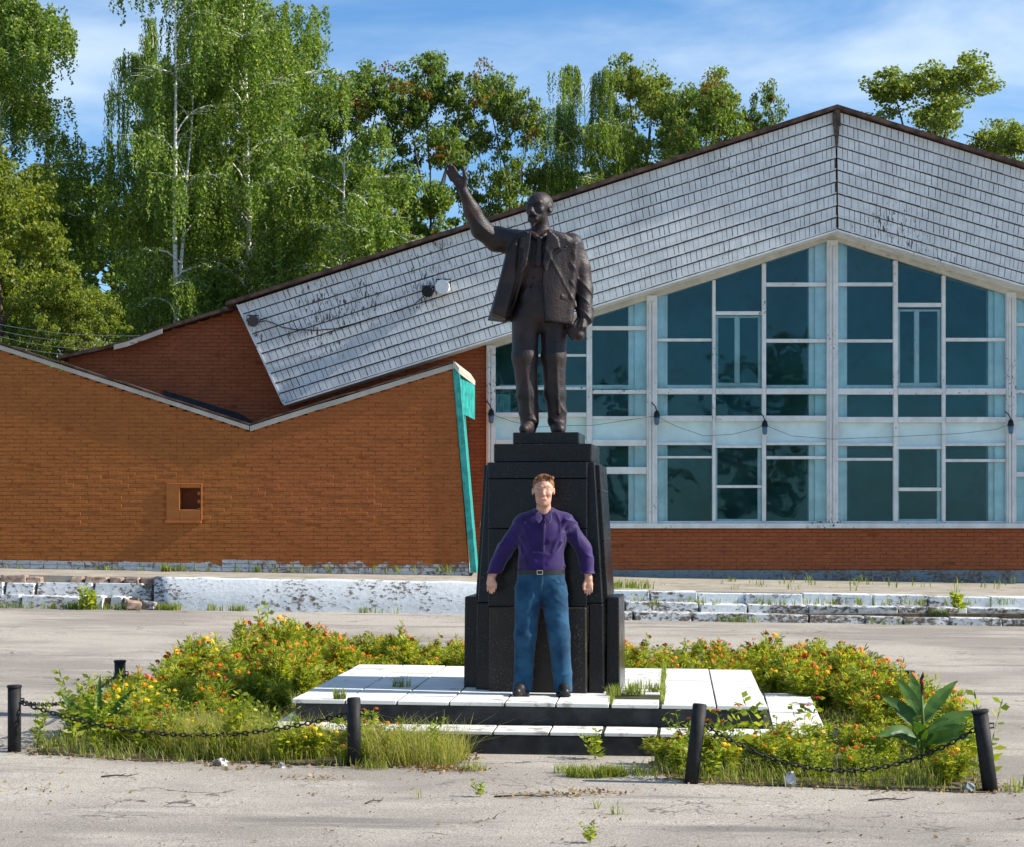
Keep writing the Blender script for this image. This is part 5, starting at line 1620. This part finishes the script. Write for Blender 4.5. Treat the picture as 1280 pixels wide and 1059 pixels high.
for (px, py, lab) in ((614, 521, 'small hanging lamp on the left window post beside the brick strip'), (821, 523, 'small hanging lamp on the window post right of the statue'),
                      (956, 535, 'small hanging lamp on the thin mullion left of the centre post'), (1263.5, 534, 'small hanging lamp on the window post at the right edge')):
    e = empty('hanging_lamp', P(px, py, YF - .24), 0, lab, 'lamp', 'small lamps hanging in front of the windows')
    b = MB(); b.lathe([(.012, .17), (.05, .13), (.062, .06), (.07, .05), (.066, .03)], (0, 0, 0), 'Z', 12); b.build('lamp_cap', M['black_paint'], e, True)
    b = MB(); b.lathe([(.02, -.14), (.045, -.12), (.055, -.04), (.055, .03)], (0, 0, 0), 'Z', 12); b.build('lamp_glass', M['lamp_glass'], e, True)
    b = MB(); b.tube([(0, 0, .16), (-.03, .02, .25), (-.10, .09, .33)], .012, 5); b.build('hook', M['cable'], e)
for pts, lab in ((((575, 518), (590, 514), (612, 517), (640, 527), (672, 534), (700, 532), (740, 532), (780, 526), (820, 520)), 'thin black cable strung between the two left window lamps'),
            (((822, 521), (845, 533), (880, 545), (915, 543), (945, 536), (956, 531)), 'thin black cable strung between the middle window lamps'),
            (((957, 532), (990, 545), (1040, 549), (1120, 546), (1200, 542), (1245, 537), (1263, 530)), 'thin black cable strung between the two right window lamps')):
    w = MB(); w.tube([P(*q, YF - .21) for q in pts], .0045, 5); tag(w.build('cable', M['cable']), lab, 'cable')
# ------------------------------------------------------------------ the flower bed
OUT = [(-3.45, 13.62), (-2.75, 13.36), (-1.2, 13.18), (-.42, 13.25), (-.30, 13.85), (-1.75, 14.1), (-1.95, 15.5), (-1.75, 18.2), (.2, 18.6), (2.5, 18.2), (2.72, 16.2), (2.55, 14.2), (1.5, 13.6), (.98, 13.62),
       (1.02, 12.95), (1.2, 12.68), (2.4, 12.5), (3.12, 12.45), (3.35, 14.0), (3.62, 18), (3.75, 21.3), (1.5, 21.6), (-1.0, 21.9), (-2.9, 22.3), (-3.1, 18), (-3.35, 15)]
def inside(x, y, poly=OUT):
    c_ = False; n = len(poly); j = n - 1
    for i in range(n):
        (xi, yi), (xj, yj) = poly[i], poly[j]
        if (yi > y) != (yj > y) and x < (xj - xi) * (y - yi) / (yj - yi) + xi: c_ = not c_
        j = i
    return c_
def dens(poly, step=.22, jit=.05):
    out = []
    for i in range(len(poly)):
        a, b = Vector(poly[i]), Vector(poly[(i + 1) % len(poly)]); n = max(1, int((b - a).length / step))
        for k in range(n):
            q = a.lerp(b, k / n); out.append((q.x + random.uniform(-jit, jit), q.y + random.uniform(-jit, jit)))
    return out
sb = MB(); ring = dens(OUT); sb.v = [(x, y, G(x) + .006) for x, y in ring]; sb.f = [tuple(range(len(ring)))]; sb.m = [0]
so = sb.build('flower_bed_soil', M['soil']); tag(so, kind='structure')
tri = so.modifiers.new('tri', 'TRIANGULATE')

def strips(segs, w, rng):
    """thin leaf rhombi from (A,B) pairs"""
    A, B = segs; n = len(A); d = B - A
    sd = unit(np.cross(d, rng.normal(size=(n, 3)))) * (w * rng.uniform(.7, 1.3, n))[:, None] * .5
    V = np.empty((n, 4, 3)); m = A * .45 + B * .55
    V[:, 0] = A; V[:, 1] = m + sd; V[:, 2] = B; V[:, 3] = m - sd
    return V

def marigold_mesh(seed, h, spread, n_st, n_fl, pal):
    rg = np.random.default_rng(seed); Vs = []; ts = []; ms = []
    fl = []
    for k in range(n_st):
        az = rg.uniform(0, 2 * math.pi); lean = rg.uniform(.1, 1.0) * spread; hh = h * rg.uniform(.55, 1.12)
        pts = []
        for i in range(7):
            t = i / 6; pts.append((math.cos(az) * lean * t ** 1.3 + rg.normal() * .012, math.sin(az) * lean * t ** 1.3 + rg.normal() * .012, hh * t))
        pts = np.array(pts)
        for i in range(6):      # stem as crossed slivers
            for _ in range(2): Vs.append(strips((pts[i:i + 1], pts[i + 1:i + 2]), .009, rg)); ts.append([.3]); ms.append([0])
        n = 40
        tt = rg.uniform(.10, .97, n); base = np.stack([np.interp(tt, np.linspace(0, 1, 7), pts[:, a]) for a in range(3)], 1)
        d = rg.normal(size=(n, 3)); d[:, 2] = np.abs(d[:, 2]) * .5 + .1; d = unit(d) * rg.uniform(.045, .12, n)[:, None]
        tn = np.clip(rg.normal(.52, .28, n), 0, 1)
        for f0, f1, side in ((.2, .7, 1), (.35, .9, -1), (.5, 1.25, .0), (.1, .5, -1), (.6, 1.1, 1), (.5, 1.0, -.8)):
            sdv = unit(np.cross(d, rg.normal(size=(n, 3)))) * np.linalg.norm(d, axis=1, keepdims=True) * .42 * side
            Vs.append(strips((base + d * f0, base + d * f1 + sdv), .0125, rg)); ts.append(tn); ms.append(np.zeros(n))
        fl.append(pts[-1])
    fl = fl[:n_fl] + [np.array((rg.normal() * spread * .6, rg.normal() * spread * .6, h * rg.uniform(.6, 1.0))) for _ in range(max(0, n_fl - n_st))]
    for q in fl:
        r = rg.uniform(.022, .033); q = q + np.array((0, -.01, rg.uniform(.01, .045))); base_t = float(np.clip(pal + rg.normal() * .14, 0, 1))
        ax_ = unit(np.array((rg.normal() * .5, rg.normal() * .5 - .35, 1.)))
        u = unit(np.cross(ax_, (1, 0, 0))); v = np.cross(ax_, u)
        for ring_, (rr_, zz) in enumerate(((1., -.1), (.62, .35))):
            for k in range(8):
                w = 2 * math.pi * (k + .5 * ring_) / 8; w2 = w + .42; w1 = w - .42
                e = lambda a, rd, z_: q + (u * math.cos(a) + v * math.sin(a)) * rd * r + ax_ * z_ * r
                Vs.append(np.array([[e(w, .08, zz + .15), e(w1, rr_ * .75, zz + .25), e(w, rr_ * 1.1, zz), e(w2, rr_ * .75, zz + .25)]]))
                ts.append([min(1, base_t + .25 * ring_)]); ms.append([1])
    return quads_mesh('marigold_plant', np.concatenate(Vs), np.concatenate(ts), [M['leaf_bed'], M['petal']], np.concatenate(ms))
MG = []
for i, (nf, pal, nm) in enumerate(((9, .06, 'rust red'), (13, .08, 'rust red'), (8, .36, 'orange'), (12, .36, 'orange'), (7, .85, 'yellow'), (3, .82, 'yellow'), (9, .38, 'orange'), (6, .10, 'rust red'))):
    MG.append((marigold_mesh(20 + i, .44, .20, 9, nf, pal), nm))
CAN = XX(1152, 13.3)
def height_at(x, y):
    if y > 17.5: return random.uniform(.60, 1.0) + (.28 if x < -1.9 or (2.6 < x < 3.4 and y < 20) else 0)
    if x < 0: return .50 + .42 * min(1, max(0, (y - 13.4) / 2.6))
    return .52 + .45 * min(1, max(0, (y - 13.0) / 2.4))
def zone(x, y):
    if y > 18.4: return 'back row left of the pedestal' if x < .2 else 'back row right of the pedestal'
    if x < 0:
        if y < 14.4: return 'front left bed behind the chain' if x < -1.9 else 'bed just left of the white steps'
        return 'left bed beside the platform' if y < 16.3 else 'left bed near its back corner'
    if y < 13.7: return 'front right bed behind the chain'
    return 'right bed beside the platform' if y < 16 else 'right bed near its back corner'
n_pl = 0; tries = 0; taken = []
while n_pl < 298 and tries < 12000:
    tries += 1
    x, y = random.uniform(-3.8, 3.8), random.uniform(12.4, 22.3)
    if not inside(x, y) or not inside(x, y - (.26 if x > -1 or random.random() < .5 else .10)): continue
    if y > 18.6 and random.random() < .55: continue
    if -.9 < x < -.2 and y < 13.9 and random.random() < .75: continue
    if 2.2 < x < 2.9 and 14.0 < y < 17 and random.random() < .9: continue
    if -2.3 < x < -1.1 and 14.2 < y < 17.2 and random.random() < .8: continue
    if (x - CAN) ** 2 + (y - 13.2) ** 2 < .3 ** 2 or (abs(x - XX(118, 14.3)) < .22 and 13.9 < y < 14.5): continue
    if x < -3.1 and y < 14.2: continue
    if any((x - a) ** 2 + (y - b) ** 2 < .165 ** 2 for a, b in taken): continue
    taken.append((x, y)); n_pl += 1
    me_, nm_ = MG[int(random.random() * 8) if y > 14 or random.random() < .4 else random.choice((5, 7, 0, 4))]
    o = link('marigold_plant', me_); s_ = random.uniform(.62, 1.15) * height_at(x, y)
    o.location = (x, y, G(x)); q_ = random.uniform(.9, 1.15); o.scale = (s_ * .5 + q_ * .45, s_ * .5 + q_ * .45, s_); o.rotation_euler = (random.uniform(-.14, .14), random.uniform(-.14, .14), random.uniform(0, 6.28))
    zn = zone(x, y)
    tag(o, 'marigold with %s blossoms in the %s' % (nm_, zn), 'flower', '%s marigolds in the %s' % (nm_, zn))

# tall stragglers standing over the rest
def tall_weed_mesh(seed, h, leaf, n_st=3, fl=None):
    rg = np.random.default_rng(seed); Vs = []; ts = []; ms = []
    for k in range(n_st):
        az = rg.uniform(0, 6.28); lean = rg.uniform(.02, .16); hh = h * rg.uniform(.75, 1.05)
        pts = np.array([(math.cos(az) * lean * (i / 8) ** 1.4, math.sin(az) * lean * (i / 8) ** 1.4, hh * i / 8) for i in range(9)])
        for i in range(8):
            for _ in range(2): Vs.append(strips((pts[i:i + 1], pts[i + 1:i + 2] + .0), .011, rg)); ts.append([.2]); ms.append([0])
        n = 16; tt = np.linspace(.15, 1, n); base = np.stack([np.interp(tt, np.linspace(0, 1, 9), pts[:, a]) for a in range(3)], 1)
        a2 = np.arange(n) * 2.4 + rg.normal(size=n) * .3; d = np.stack([np.cos(a2), np.sin(a2), rg.uniform(-.1, .7, n)], 1) * (leaf * (1.15 - .55 * tt) * rg.uniform(.8, 1.2, n))[:, None]
        Vs.append(strips((base, base + d), leaf * .34, rg)); ts.append(np.clip(rg.normal(.45, .2, n), 0, 1)); ms.append(np.zeros(n))
        if fl is not None and k < 2:
            q = pts[-1]
            for kk in range(9):
                w = 2 * math.pi * kk / 9; e = lambda a, rd, z_: q + np.array((math.cos(a) * rd, math.sin(a) * rd, z_))
                Vs.append(np.array([[e(w, .002, .012), e(w - .4, .024, .012), e(w, .038, .0), e(w + .4, .024, .012)]])); ts.append([.5]); ms.append([1])
    return quads_mesh('leafy_plant', np.concatenate(Vs), np.concatenate(ts), [M['leaf_bed'], M['petal_red']], np.concatenate(ms))
WD = [tall_weed_mesh(50, .62, .11), tall_weed_mesh(51, .55, .13, 2), tall_weed_mesh(52, .50, .10, 3, 1)]
def put(mesh, name, x, y, s_, rz, label, cat, group=None, z=None):
    o = link(name, mesh); o.location = (x, y, G(x) if z is None else z); o.scale = (s_,) * 3; o.rotation_euler = (0, 0, rz)
    return tag(o, label, cat, group)
put(WD[0], 'leafy_plant', XX(1232, 12.75), 12.75, 1.05, .4, 'tall leafy plant rising just behind the rightmost bollard', 'plant')
put(WD[2], 'zinnia_plant', XX(918, 13.3), 13.3, 1.02, 1.0, 'zinnia with a small dark red flower in front of the right platform steps', 'flower')
put(WD[2], 'zinnia_plant', XX(1004, 13.7), 13.7, 1.05, 2.2, 'zinnia with dark red heads at the right corner of the lower step', 'flower')
put(WD[1], 'leafy_plant', XX(955, 13.4), 13.4, 1.0, 2.8, 'broad leaved weed between the two dark red zinnias', 'plant')
put(WD[0], 'leafy_plant', XX(330, 21.0), 21.0, 1.25, .2, 'tall weed at the back left corner of the flower bed', 'plant')
put(WD[0], 'leafy_plant', XX(92, 14.0), 14.0, .95, 1.2, 'tall weed behind the first chain near the leftmost bollard', 'plant')

LW = [tall_weed_mesh(80 + i, .28 + .05 * i, .045 + .008 * i, 6) for i in range(4)]
for i in range(46):
    for _ in range(60):
        x, y = random.uniform(-3.5, 3.3), random.uniform(12.6, 15.2)
        if inside(x, y - .04) and abs(x - CAN) > .18 and not (-.5 < x < 1.0): break
    else: continue
    side = 'left' if x < 0 else 'right'
    put(random.choice(LW), 'leafy_weed', x, y, random.uniform(.7, 1.15), random.uniform(0, 6), 'low leafy green weed among the grass of the front %s bed' % side, 'weed', 'leafy weeds in the front %s bed' % side)

# canna clumps with broad leaves
M['bud'] = simple('dark red bud', (.10, .02, .02), .6, .2)
def canna(name, x, y, specs, label, bud=True):
    e = empty(name, (x, y, G(x)), 0, label, 'plant')
    for i, (az, tilt, L_, W_, z0, curve) in enumerate(specs):
        b = []; n = 10
        d = Vector((math.cos(az), math.sin(az), 0)); roll = 1.05 * math.cos(az) * (-1 if math.cos(az) < 0 else 1) * (1 if math.cos(az) > 0 else -1); sidev = Vector((-math.sin(az), math.cos(az), 0))
        q = Vector((d.x * .02, d.y * .02, z0)); ang = tilt; prev = None; rows_ = []
        for k in range(n + 1):
            t = k / n; w = W_ * (math.sin(math.pi * min(.998, .06 + .94 * t ** .85)) ** 1.05) * .5
            nrm = d * -math.sin(ang) + Vector((0, 0, math.cos(ang)))
            s2 = sidev * math.cos(roll) + nrm * math.sin(roll); n2 = nrm * math.cos(roll) - sidev * math.sin(roll)
            rows_.append((q - s2 * w + n2 * w * .22, q.copy(), q + s2 * w + n2 * w * .22))
            q = q + (d * math.cos(ang) + Vector((0, 0, math.sin(ang)))) * (L_ / n); ang -= curve / n
        lm = MB()
        for row in rows_: lm.v += [tuple(p) for p in row]
        for k in range(n):
            for c_ in (0, 1): lm.f.append((k * 3 + c_, k * 3 + c_ + 1, k * 3 + c_ + 4, k * 3 + c_ + 3)); lm.m.append(0)
        for q_ in range(len(lm.v)): lm.v[q_] = tuple(c_ + random.uniform(-.004, .004) for c_ in lm.v[q_])
        me = lm.mesh('leaf', M['leaf_canna'], True)
        at = me.attributes.new('tint', 'FLOAT', 'FACE'); b0_ = random.uniform(.15, .6); at.data.foreach_set('value', [min(1, max(0, b0_ + random.uniform(-.15, .25) + (.12 if f_ % 2 else 0))) for f_ in range(len(lm.f))])
        link('leaf', me, e)
    st_ = MB(); st_.tube([(0, 0, 0), (.01, 0, .35), (.0, .01, .62 if bud else .25)], [.016, .012, .007], 8); st_.build('stem', M['stem'], e, True)
    if bud:
        f = MB()
        for k in range(7): f.lathe([(.002, -.02), (.008, -.008), (.007, .012), (.002, .03)], (random.uniform(-.010, .010), random.uniform(-.010, .010), .56 + .02 * k), 'Z', 8)
        f.build('flower_bud', M['bud'], e, True)
rc_ = random.Random(5)
CANNA_SPECS = [(.10, .55, .52, .115, .30, .5), (2.9, .95, .40, .115, .34, .5), (.35, 1.0, .44, .10, .40, .5), (3.4, .50, .38, .115, .26, .9), (1.9, 1.25, .36, .09, .46, .3), (4.4, .9, .36, .115, .26, .9), (-.45, .55, .40, .11, .22, .8), (2.5, 1.15, .36, .09, .44, .4), (5.2, .9, .36, .11, .28, .9), (.9, .8, .38, .10, .38, .8), (3.6, .9, .34, .10, .18, 1.0), (-.1, .85, .40, .10, .20, .9)]
canna('canna_plant', XX(1152, 13.3), 13.3, [(a, b, L_ * .88, W_ * .95, z * .92, c_) for a, b, L_, W_, z, c_ in CANNA_SPECS],
      'canna with broad pointed leaves and a dark red bud near the rightmost bollard')
canna('tulip_leaved_plant', XX(118, 14.3), 14.3, [(.15, 1.0, .44, .085, .05, .2), (3.0, 1.0, .42, .085, .05, .2), (1.4, 1.4, .46, .07, .05, .1), (4.6, 1.2, .36, .085, .05, .3), (.0, .75, .40, .07, .05, .3), (3.3, .75, .36, .07, .05, .4)],
      'clump of upright pointed green leaves near the leftmost bollard', False)

# grass, weeds and litter nobody could count
def blades(name, pts, h, w, rng, lean=.45, tint=(.5, .28), mat='grass', kind='stuff'):
    n = len(pts); H_ = h * rng.uniform(.45, 1.25, n); a = rng.uniform(0, 6.28, n); ln = np.abs(rng.normal(size=n)) * lean * H_
    B = np.array(pts); d = np.stack([np.cos(a), np.sin(a), np.zeros(n)], 1); s_ = np.stack([-np.sin(a), np.cos(a), np.zeros(n)], 1) * w
    up = np.array((0, 0, 1.))
    V = np.empty((n, 2, 4, 3)); mid = B + d * (ln * .3)[:, None] + up * (H_ * .6)[:, None]; tip = B + d * ln[:, None] + up * (H_ * .95)[:, None]
    V[:, 0, 0] = B - s_ * .5; V[:, 0, 1] = B + s_ * .5; V[:, 0, 2] = mid + s_ * .4; V[:, 0, 3] = mid - s_ * .4
    V[:, 1, 0] = mid - s_ * .4; V[:, 1, 1] = mid + s_ * .4; V[:, 1, 2] = tip + s_ * .06; V[:, 1, 3] = tip - s_ * .06
    t = np.repeat(np.clip(rng.normal(tint[0], tint[1], n), 0, 1), 2)
    o = link(name, quads_mesh(name, V.reshape(-1, 3), t, [M[mat]])); tag(o, kind=kind); return o
def scatter(n, box, ok, z=lambda x, y: G(x)):
    out = []
    while len(out) < n:
        x, y = random.uniform(box[0], box[1]), random.uniform(box[2], box[3])
        if ok(x, y): out.append((x, y, z(x, y)))
    return out
def patchy(x, y, s_=1.7): return math.sin(x * s_ + 1.3 * math.sin(y * s_ * .8)) + math.sin(y * s_ * 1.4 + 2 * math.sin(x * .9)) > -.5
blades('bed_grass', scatter(24000, (-3.9, 3.9, 12.3, 22.4), lambda x, y: inside(x, y) and (patchy(x, y) or random.random() < .35)), .13, .006, RNG, .9, tint=(.5, .28))
blades('dry_grass', scatter(5200, (-3.2, .2, 13.0, 14.6), lambda x, y: inside(x, y) and ((x + .55) ** 2 / .3 + (y - 13.5) ** 2 / .2 < 1 or (x + 1.9) ** 2 / .5 + (y - 14.0) ** 2 / .4 < 1)), .25, .0045, RNG, 1.0, (.8, .25))
edge = dens(OUT, .02, .09)
blades('edge_grass', [(x, y, G(x)) for x, y in edge for _ in range(2) if random.random() < .5 * (.25 + max(0, math.sin(x * 5.3 + y * 3) + math.sin(x * 11 + 1)))], .08, .006, RNG, .9, (.7, .3))
# green tufts: pavement patch, round the pedestal, on the steps and along the walls
tuft = []
def clump(cx, cy, r, n, z=None):
    for _ in range(n):
        a, q = random.uniform(0, 6.28), r * math.sqrt(random.random())
        x, y = cx + q * math.cos(a), cy + q * math.sin(a) * .6
        tuft.append((x, y, G(x) if z is None else z))
for (cx, cy, r, n) in ((.52, 12.9, .16, 420), (.66, 12.95, .12, 260), (.80, 13.02, .2, 160), (.42, 13.05, .14, 120), (-.95, 13.1, .12, 60), (.62, 11.3, .05, 18), (.52, 11.5, .03, 8), (3.4, 12.75, .1, 40), (3.25, 12.5, .08, 40),
                       (-3.85, 13.6, .12, 120), (-.28, 13.1, .1, 60), (-.6, 11.8, .06, 8)): clump(cx, cy, r, n)
blades('pavement_grass', tuft, .075, .006, RNG, .8, (.45, .25)); tuft = []
for (cx, cy, r, n) in ((.80, 15.15, .06, 90), (.95, 15.25, .12, 150), (1.15, 15.5, .06, 70), (-.9, 15.6, .08, 60), (-1.3, 14.5, .05, 80), (1.05, 15.75, .1, 60)): clump(cx, cy, r, n, PH + G(cx))
for k in range(90): clump(*[qd(2 / 9. * 3.01 if k % 2 else 7 / 9., k / 90.)[i] for i in (0, 1)], .02, 4, PH + G(1))
blades('platform_grass', tuft, .085, .006, RNG, .6, (.4, .25)); tuft = []
for k in range(300):
    x = random.uniform(-13, 10)
    yy = 32.6 if x < -6.3 else (32.86 if x < 1.3 else 31.86)
    if (math.sin(x * 2.2) + math.sin(x * 5.1 + 1) > .5) or x < -6.3: clump(x, yy + random.uniform(-.08, .04), .06, 7)
for k in range(90): clump(random.uniform(2, 10), random.choice((32.3, 32.75)), .05, 5, .2)
clump(-7.3, 32.55, .28, 260); clump(-5.9, 32.8, .25, 220); clump(7.2, 32.3, .2, 160, .12 + G(7)); clump(-8.9, 32.5, .2, 60)
blades('wall_foot_grass', tuft, .13, .012, RNG, .6, (.4, .25)); tuft = []
for k in range(60): clump(random.uniform(-13, -.8), YA - .08, .05, 6, .62)
clump(XX(208, 36.3), 36.2, .1, 90, tz(-6)); clump(2.1, 33.9, .4, 160, tz(2.1)); clump(1.7, 33.4, .2, 90, tz(1.7))
for k in range(40): clump(random.uniform(2, 11), random.uniform(33.4, 39), .1, 6, tz(6))
blades('terrace_grass', tuft, .16, .014, RNG, .6, (.4, .25))

# weed sprigs on their own
SP = tall_weed_mesh(70, .20, .07, 4)
put(SP, 'weed', XX(744, 13.8), 13.8, 1.0, 0, 'small green weed growing against the lower black riser', 'weed')
put(SP, 'weed', XX(600, 11.9), 11.9, .5, 1, 'tiny weed growing in the pavement crack below the left flower bed end', 'weed')
put(SP, 'weed', XX(738, 10.3), 10.3, .55, 2, 'thin weed sprig at the bottom edge of the photo', 'weed')
put(tall_weed_mesh(71, .34, .16, 5), 'weed', XX(108, 32.5), 32.5, 1.1, 0, 'bright green weed growing on the crumbling left steps', 'weed')
put(tall_weed_mesh(72, .34, .16, 5), 'weed', XX(1197, 32.25), 32.2, .9, 0, 'bright green weed growing in the joint of the right steps', 'weed', None, .1)

# dry leaves, stones and twigs
lp = []
for (x, y) in dens(OUT, .015, .10):
    if random.random() < .9: lp.append((x + random.uniform(-.05, .05), y + random.uniform(-.08, .05), G(x) + .012))
lp += scatter(120, (-5, 5, 10.0, 13.2), lambda x, y: random.random() < .5 and not inside(x, y), lambda x, y: G(x) + .008)
for (cx, cy, n) in ((-.45, 13.1, 160), (-1.9, 13.0, 40), (.1, 12.0, 30), (.35, 12.05, 60), (.55, 12.15, 40), (-1.3, 12.6, 40), (-2.9, 11.9, 20), (3.5, 12.6, 60), (1.2, 13.7, 60)):
    lp += [(cx + random.gauss(0, .12), cy + random.gauss(0, .07), G(cx) + .01) for _ in range(n)]
lp = np.array(lp); V = leaf_quads(lp, .034, .020, RNG, 0, 1.4); V[:, :, 2] = np.maximum(V[:, :, 2], (TILT * V[:, :, 0]) + .003)
tag(link('leaf_litter', quads_mesh('leaf_litter', V, RNG.random(len(lp)), [M['litter']])), kind='stuff')
gv = MB()
for (x, y) in dens(OUT, .035, .12):
    if random.random() < .55:
        r = random.uniform(.006, .02)
        gv.hexa([(x - r, y - r, G(x) - .004), (x + r, y - r * .7, G(x) - .004), (x + r * .8, y + r, G(x) - .004), (x - r, y + r * .8, G(x) - .004), (x - r * .6, y - r * .5, G(x) + r), (x + r * .5, y - r * .5, G(x) + r * .9), (x + r * .4, y + r * .5, G(x) + r), (x - r * .5, y + r * .4, G(x) + r)])
for _ in range(420):
    x, y = random.uniform(-6, 6), random.uniform(9.8, 13); r = random.uniform(.003, .009)
    gv.hexa([(x - r, y - r, G(x) - .002), (x + r, y - r, G(x) - .002), (x + r, y + r, G(x) - .002), (x - r, y + r, G(x) - .002), (x - r * .5, y - r * .5, G(x) + r), (x + r * .5, y - r * .5, G(x) + r), (x + r * .5, y + r * .5, G(x) + r), (x - r * .5, y + r * .5, G(x) + r)])
tag(gv.build('gravel', M['rubble']), kind='stuff')
for i, (px, Y, L_, a, lab) in enumerate(((150, 12.5, .24, .15, 'dry twig lying on the pavement at lower left'), (1115, 12.0, .30, .1, 'dry twig on the pavement below the right bed'), (470, 11.6, .18, .9, 'thin bent twig near the bottom centre left'),
                                    (660, 11.9, .42, .05, 'long dry stalk lying across the pavement crack'), (770, 10.1, .16, .5, 'short twig at the bottom edge right of centre'))):
    b = MB(); b.tube([(-L_ / 2, 0, .008), (-L_ * .1, .02, .014), (L_ * .2, -.01, .01), (L_ / 2, .02, .02)], [.006, .005, .004, .002], 5)
    b.tube([(0, .01, .012), (L_ * .15, .05, .02)], [.004, .002], 5)
    o = b.build('twig', M['bark'], smooth=True); o.location = (XX(px, Y), Y, G(XX(px, Y))); o.rotation_euler.z = a; tag(o, lab, 'twig')
# bits of rubbish and pale stones
def lump(name, px, Y, r, mat, label, cat, sq=(1, 1, .7), seed=0):
    rr = random.Random(seed); b = MB(); n = 9; m_ = 5
    for j in range(m_ + 1):
        th = math.pi * j / m_
        for k in range(n):
            w = 2 * math.pi * k / n; q = r * rr.uniform(.65, 1.15)
            b.v.append((q * sq[0] * math.sin(th) * math.cos(w), q * sq[1] * math.sin(th) * math.sin(w), r * sq[2] * .8 + q * sq[2] * math.cos(th)))
    for j in range(m_):
        for k in range(n):
            b.f.append((j * n + k, (j + 1) * n + k, (j + 1) * n + (k + 1) % n, j * n + (k + 1) % n)); b.m.append(0)
    o = b.build(name, mat); o.location = (XX(px, Y), Y, G(XX(px, Y)) - .01); return tag(o, label, cat)
M['plastic'] = simple('crumpled pale plastic', (.50, .50, .47), .35, .5, var=.25, scale=20)
M['plastic_blue'] = simple('faded blue plastic', (.14, .19, .23), .5, .5, var=.35, scale=20)
lump('stone', 276, 13.15, .05, M['whitewash_worn'], 'pale stone at the front edge of the left flower bed', 'stone', (1.3, 1, .7), 1)
lump('stone', 352, 13.1, .03, M['whitewash_worn'], 'small grey stone right of the pale stone at the bed edge', 'stone', (1, 1, .9), 2)
lump('plastic_bag', 988, 12.58, .052, M['plastic'], 'crumpled pale plastic bag at the front of the right flower bed', 'rubbish', (.8, .7, 1.2), 3)
lump('plastic_lump', 1211, 12.46, .046, M['plastic_blue'], 'faded blue plastic lump beside the foot of the rightmost bollard', 'rubbish', (1, .8, .9), 4)
lump('stone', 330, 15.3, .11, M['rubble'], 'flat brown stone left of the platform among the flowers', 'stone', (1.6, 1.2, .5), 5)

# ------------------------------------------------------------------ bollards and chains
def bollard(px, Y, lean, lean_y, h, label, r=.047, cap=True):
    x = XX(px, Y); e = empty('bollard', (x, Y, G(x)), 0, label, 'bollard', 'black bollards around the flower bed')
    e.rotation_euler = (lean_y, lean, 0)
    b = MB(); b.lathe([(r, -.12), (r, h * .5), (r, h - .012)], (0, 0, 0), 'Z', 20); o = b.build('post', M['black_paint'], e)
    for p in o.data.polygons: p.use_smooth = len(p.vertices) == 4
    b = MB(); b.lathe([(r * 1.12, h - .012), (r * 1.14, h), (r * 1.02, h + .006), (.002, h + .007)] if cap else [(r * .98, h - .0119), (r * .9, h - .004)], (0, 0, 0), 'Z', 20); b.build('cap', M['black_paint'], e)
    b = MB(); b.tube([(r * .9, 0, h - .09), (r * 1.5, -.01, h - .09), (r * 1.5, -.01, h - .12), (r * .9, 0, h - .12)], .006, 6); b.build('chain_eye', M['black_paint'], e)
    m = Matrix.Rotation(lean, 4, 'Y')
    return Vector((x, Y, G(x))) + Vector((h * math.sin(lean), -h * math.sin(lean_y), h * math.cos(lean) - .10))
t1 = bollard(18, 13.72, 0.0, 0, .47, 'leftmost bollard, upright black post at the front left corner of the bed')
t2 = bollard(443, 13.25, -.01, 0, .475, 'black bollard standing in front of the white platform at left', cap=False)
t3 = bollard(864, 12.66, .11, 0, .53, 'black bollard leaning to the right at the front of the right bed', cap=False)
t4 = bollard(1238, 12.5, -.13, 0, .53, 'rightmost bollard, leaning left beside the canna', r=.05)
t5 = bollard(150, 16.2, 0, 0, .46, 'black bollard half hidden in marigolds on the left side, second from the front')
t6 = bollard(250, 18.9, 0, 0, .45, 'black bollard farthest back on the left side, only its top showing')
t7 = bollard(1136, 16.3, 0, 0, .47, 'black bollard half hidden behind the canna on the right side')
def chain(a, b_, sag, label):
    ch = MB(); L_ = (a - b_).length; pts = []
    N = 400
    for i in range(N + 1):
        t = i / N; q = a.lerp(b_, t); q.z -= sag * 4 * t * (1 - t); q.y -= .05 * math.sin(math.pi * t); pts.append(q)
    step = .036; acc = 0; last = pts[0]; k = 0; c0 = pts[0]
    for i in range(1, N + 1):
        acc += (pts[i] - last).length; last = pts[i]
        if acc >= step:
            acc = 0; d = (pts[i] - pts[i - 1]).normalized(); k += 1
            sidev = d.cross(Vector((0, 0, 1))).normalized(); upv = sidev.cross(d)
            w = sidev if k % 2 else upv
            ring = []
            for j in range(9):
                an = 2 * math.pi * j / 8; ring.append(pts[i] + d * math.cos(an) * .026 + w * math.sin(an) * .013)
            ch.tube(ring, .0052, 5, 0, False)
    tag(ch.build('chain', M['black_paint'], smooth=True), label, 'chain', 'chains strung between the bollards')
chain(t1, t2, .20, 'black chain sagging between the leftmost bollard and the one before the platform')
chain(t3 - Vector((0, 0, .02)), t4, .30, 'black chain sagging through the right flower bed between two leaning bollards')
chain(t1, t5, .12, 'black chain running back from the leftmost bollard into the marigolds')
chain(t5, t6, .14, 'black chain between the two rear bollards on the left side')
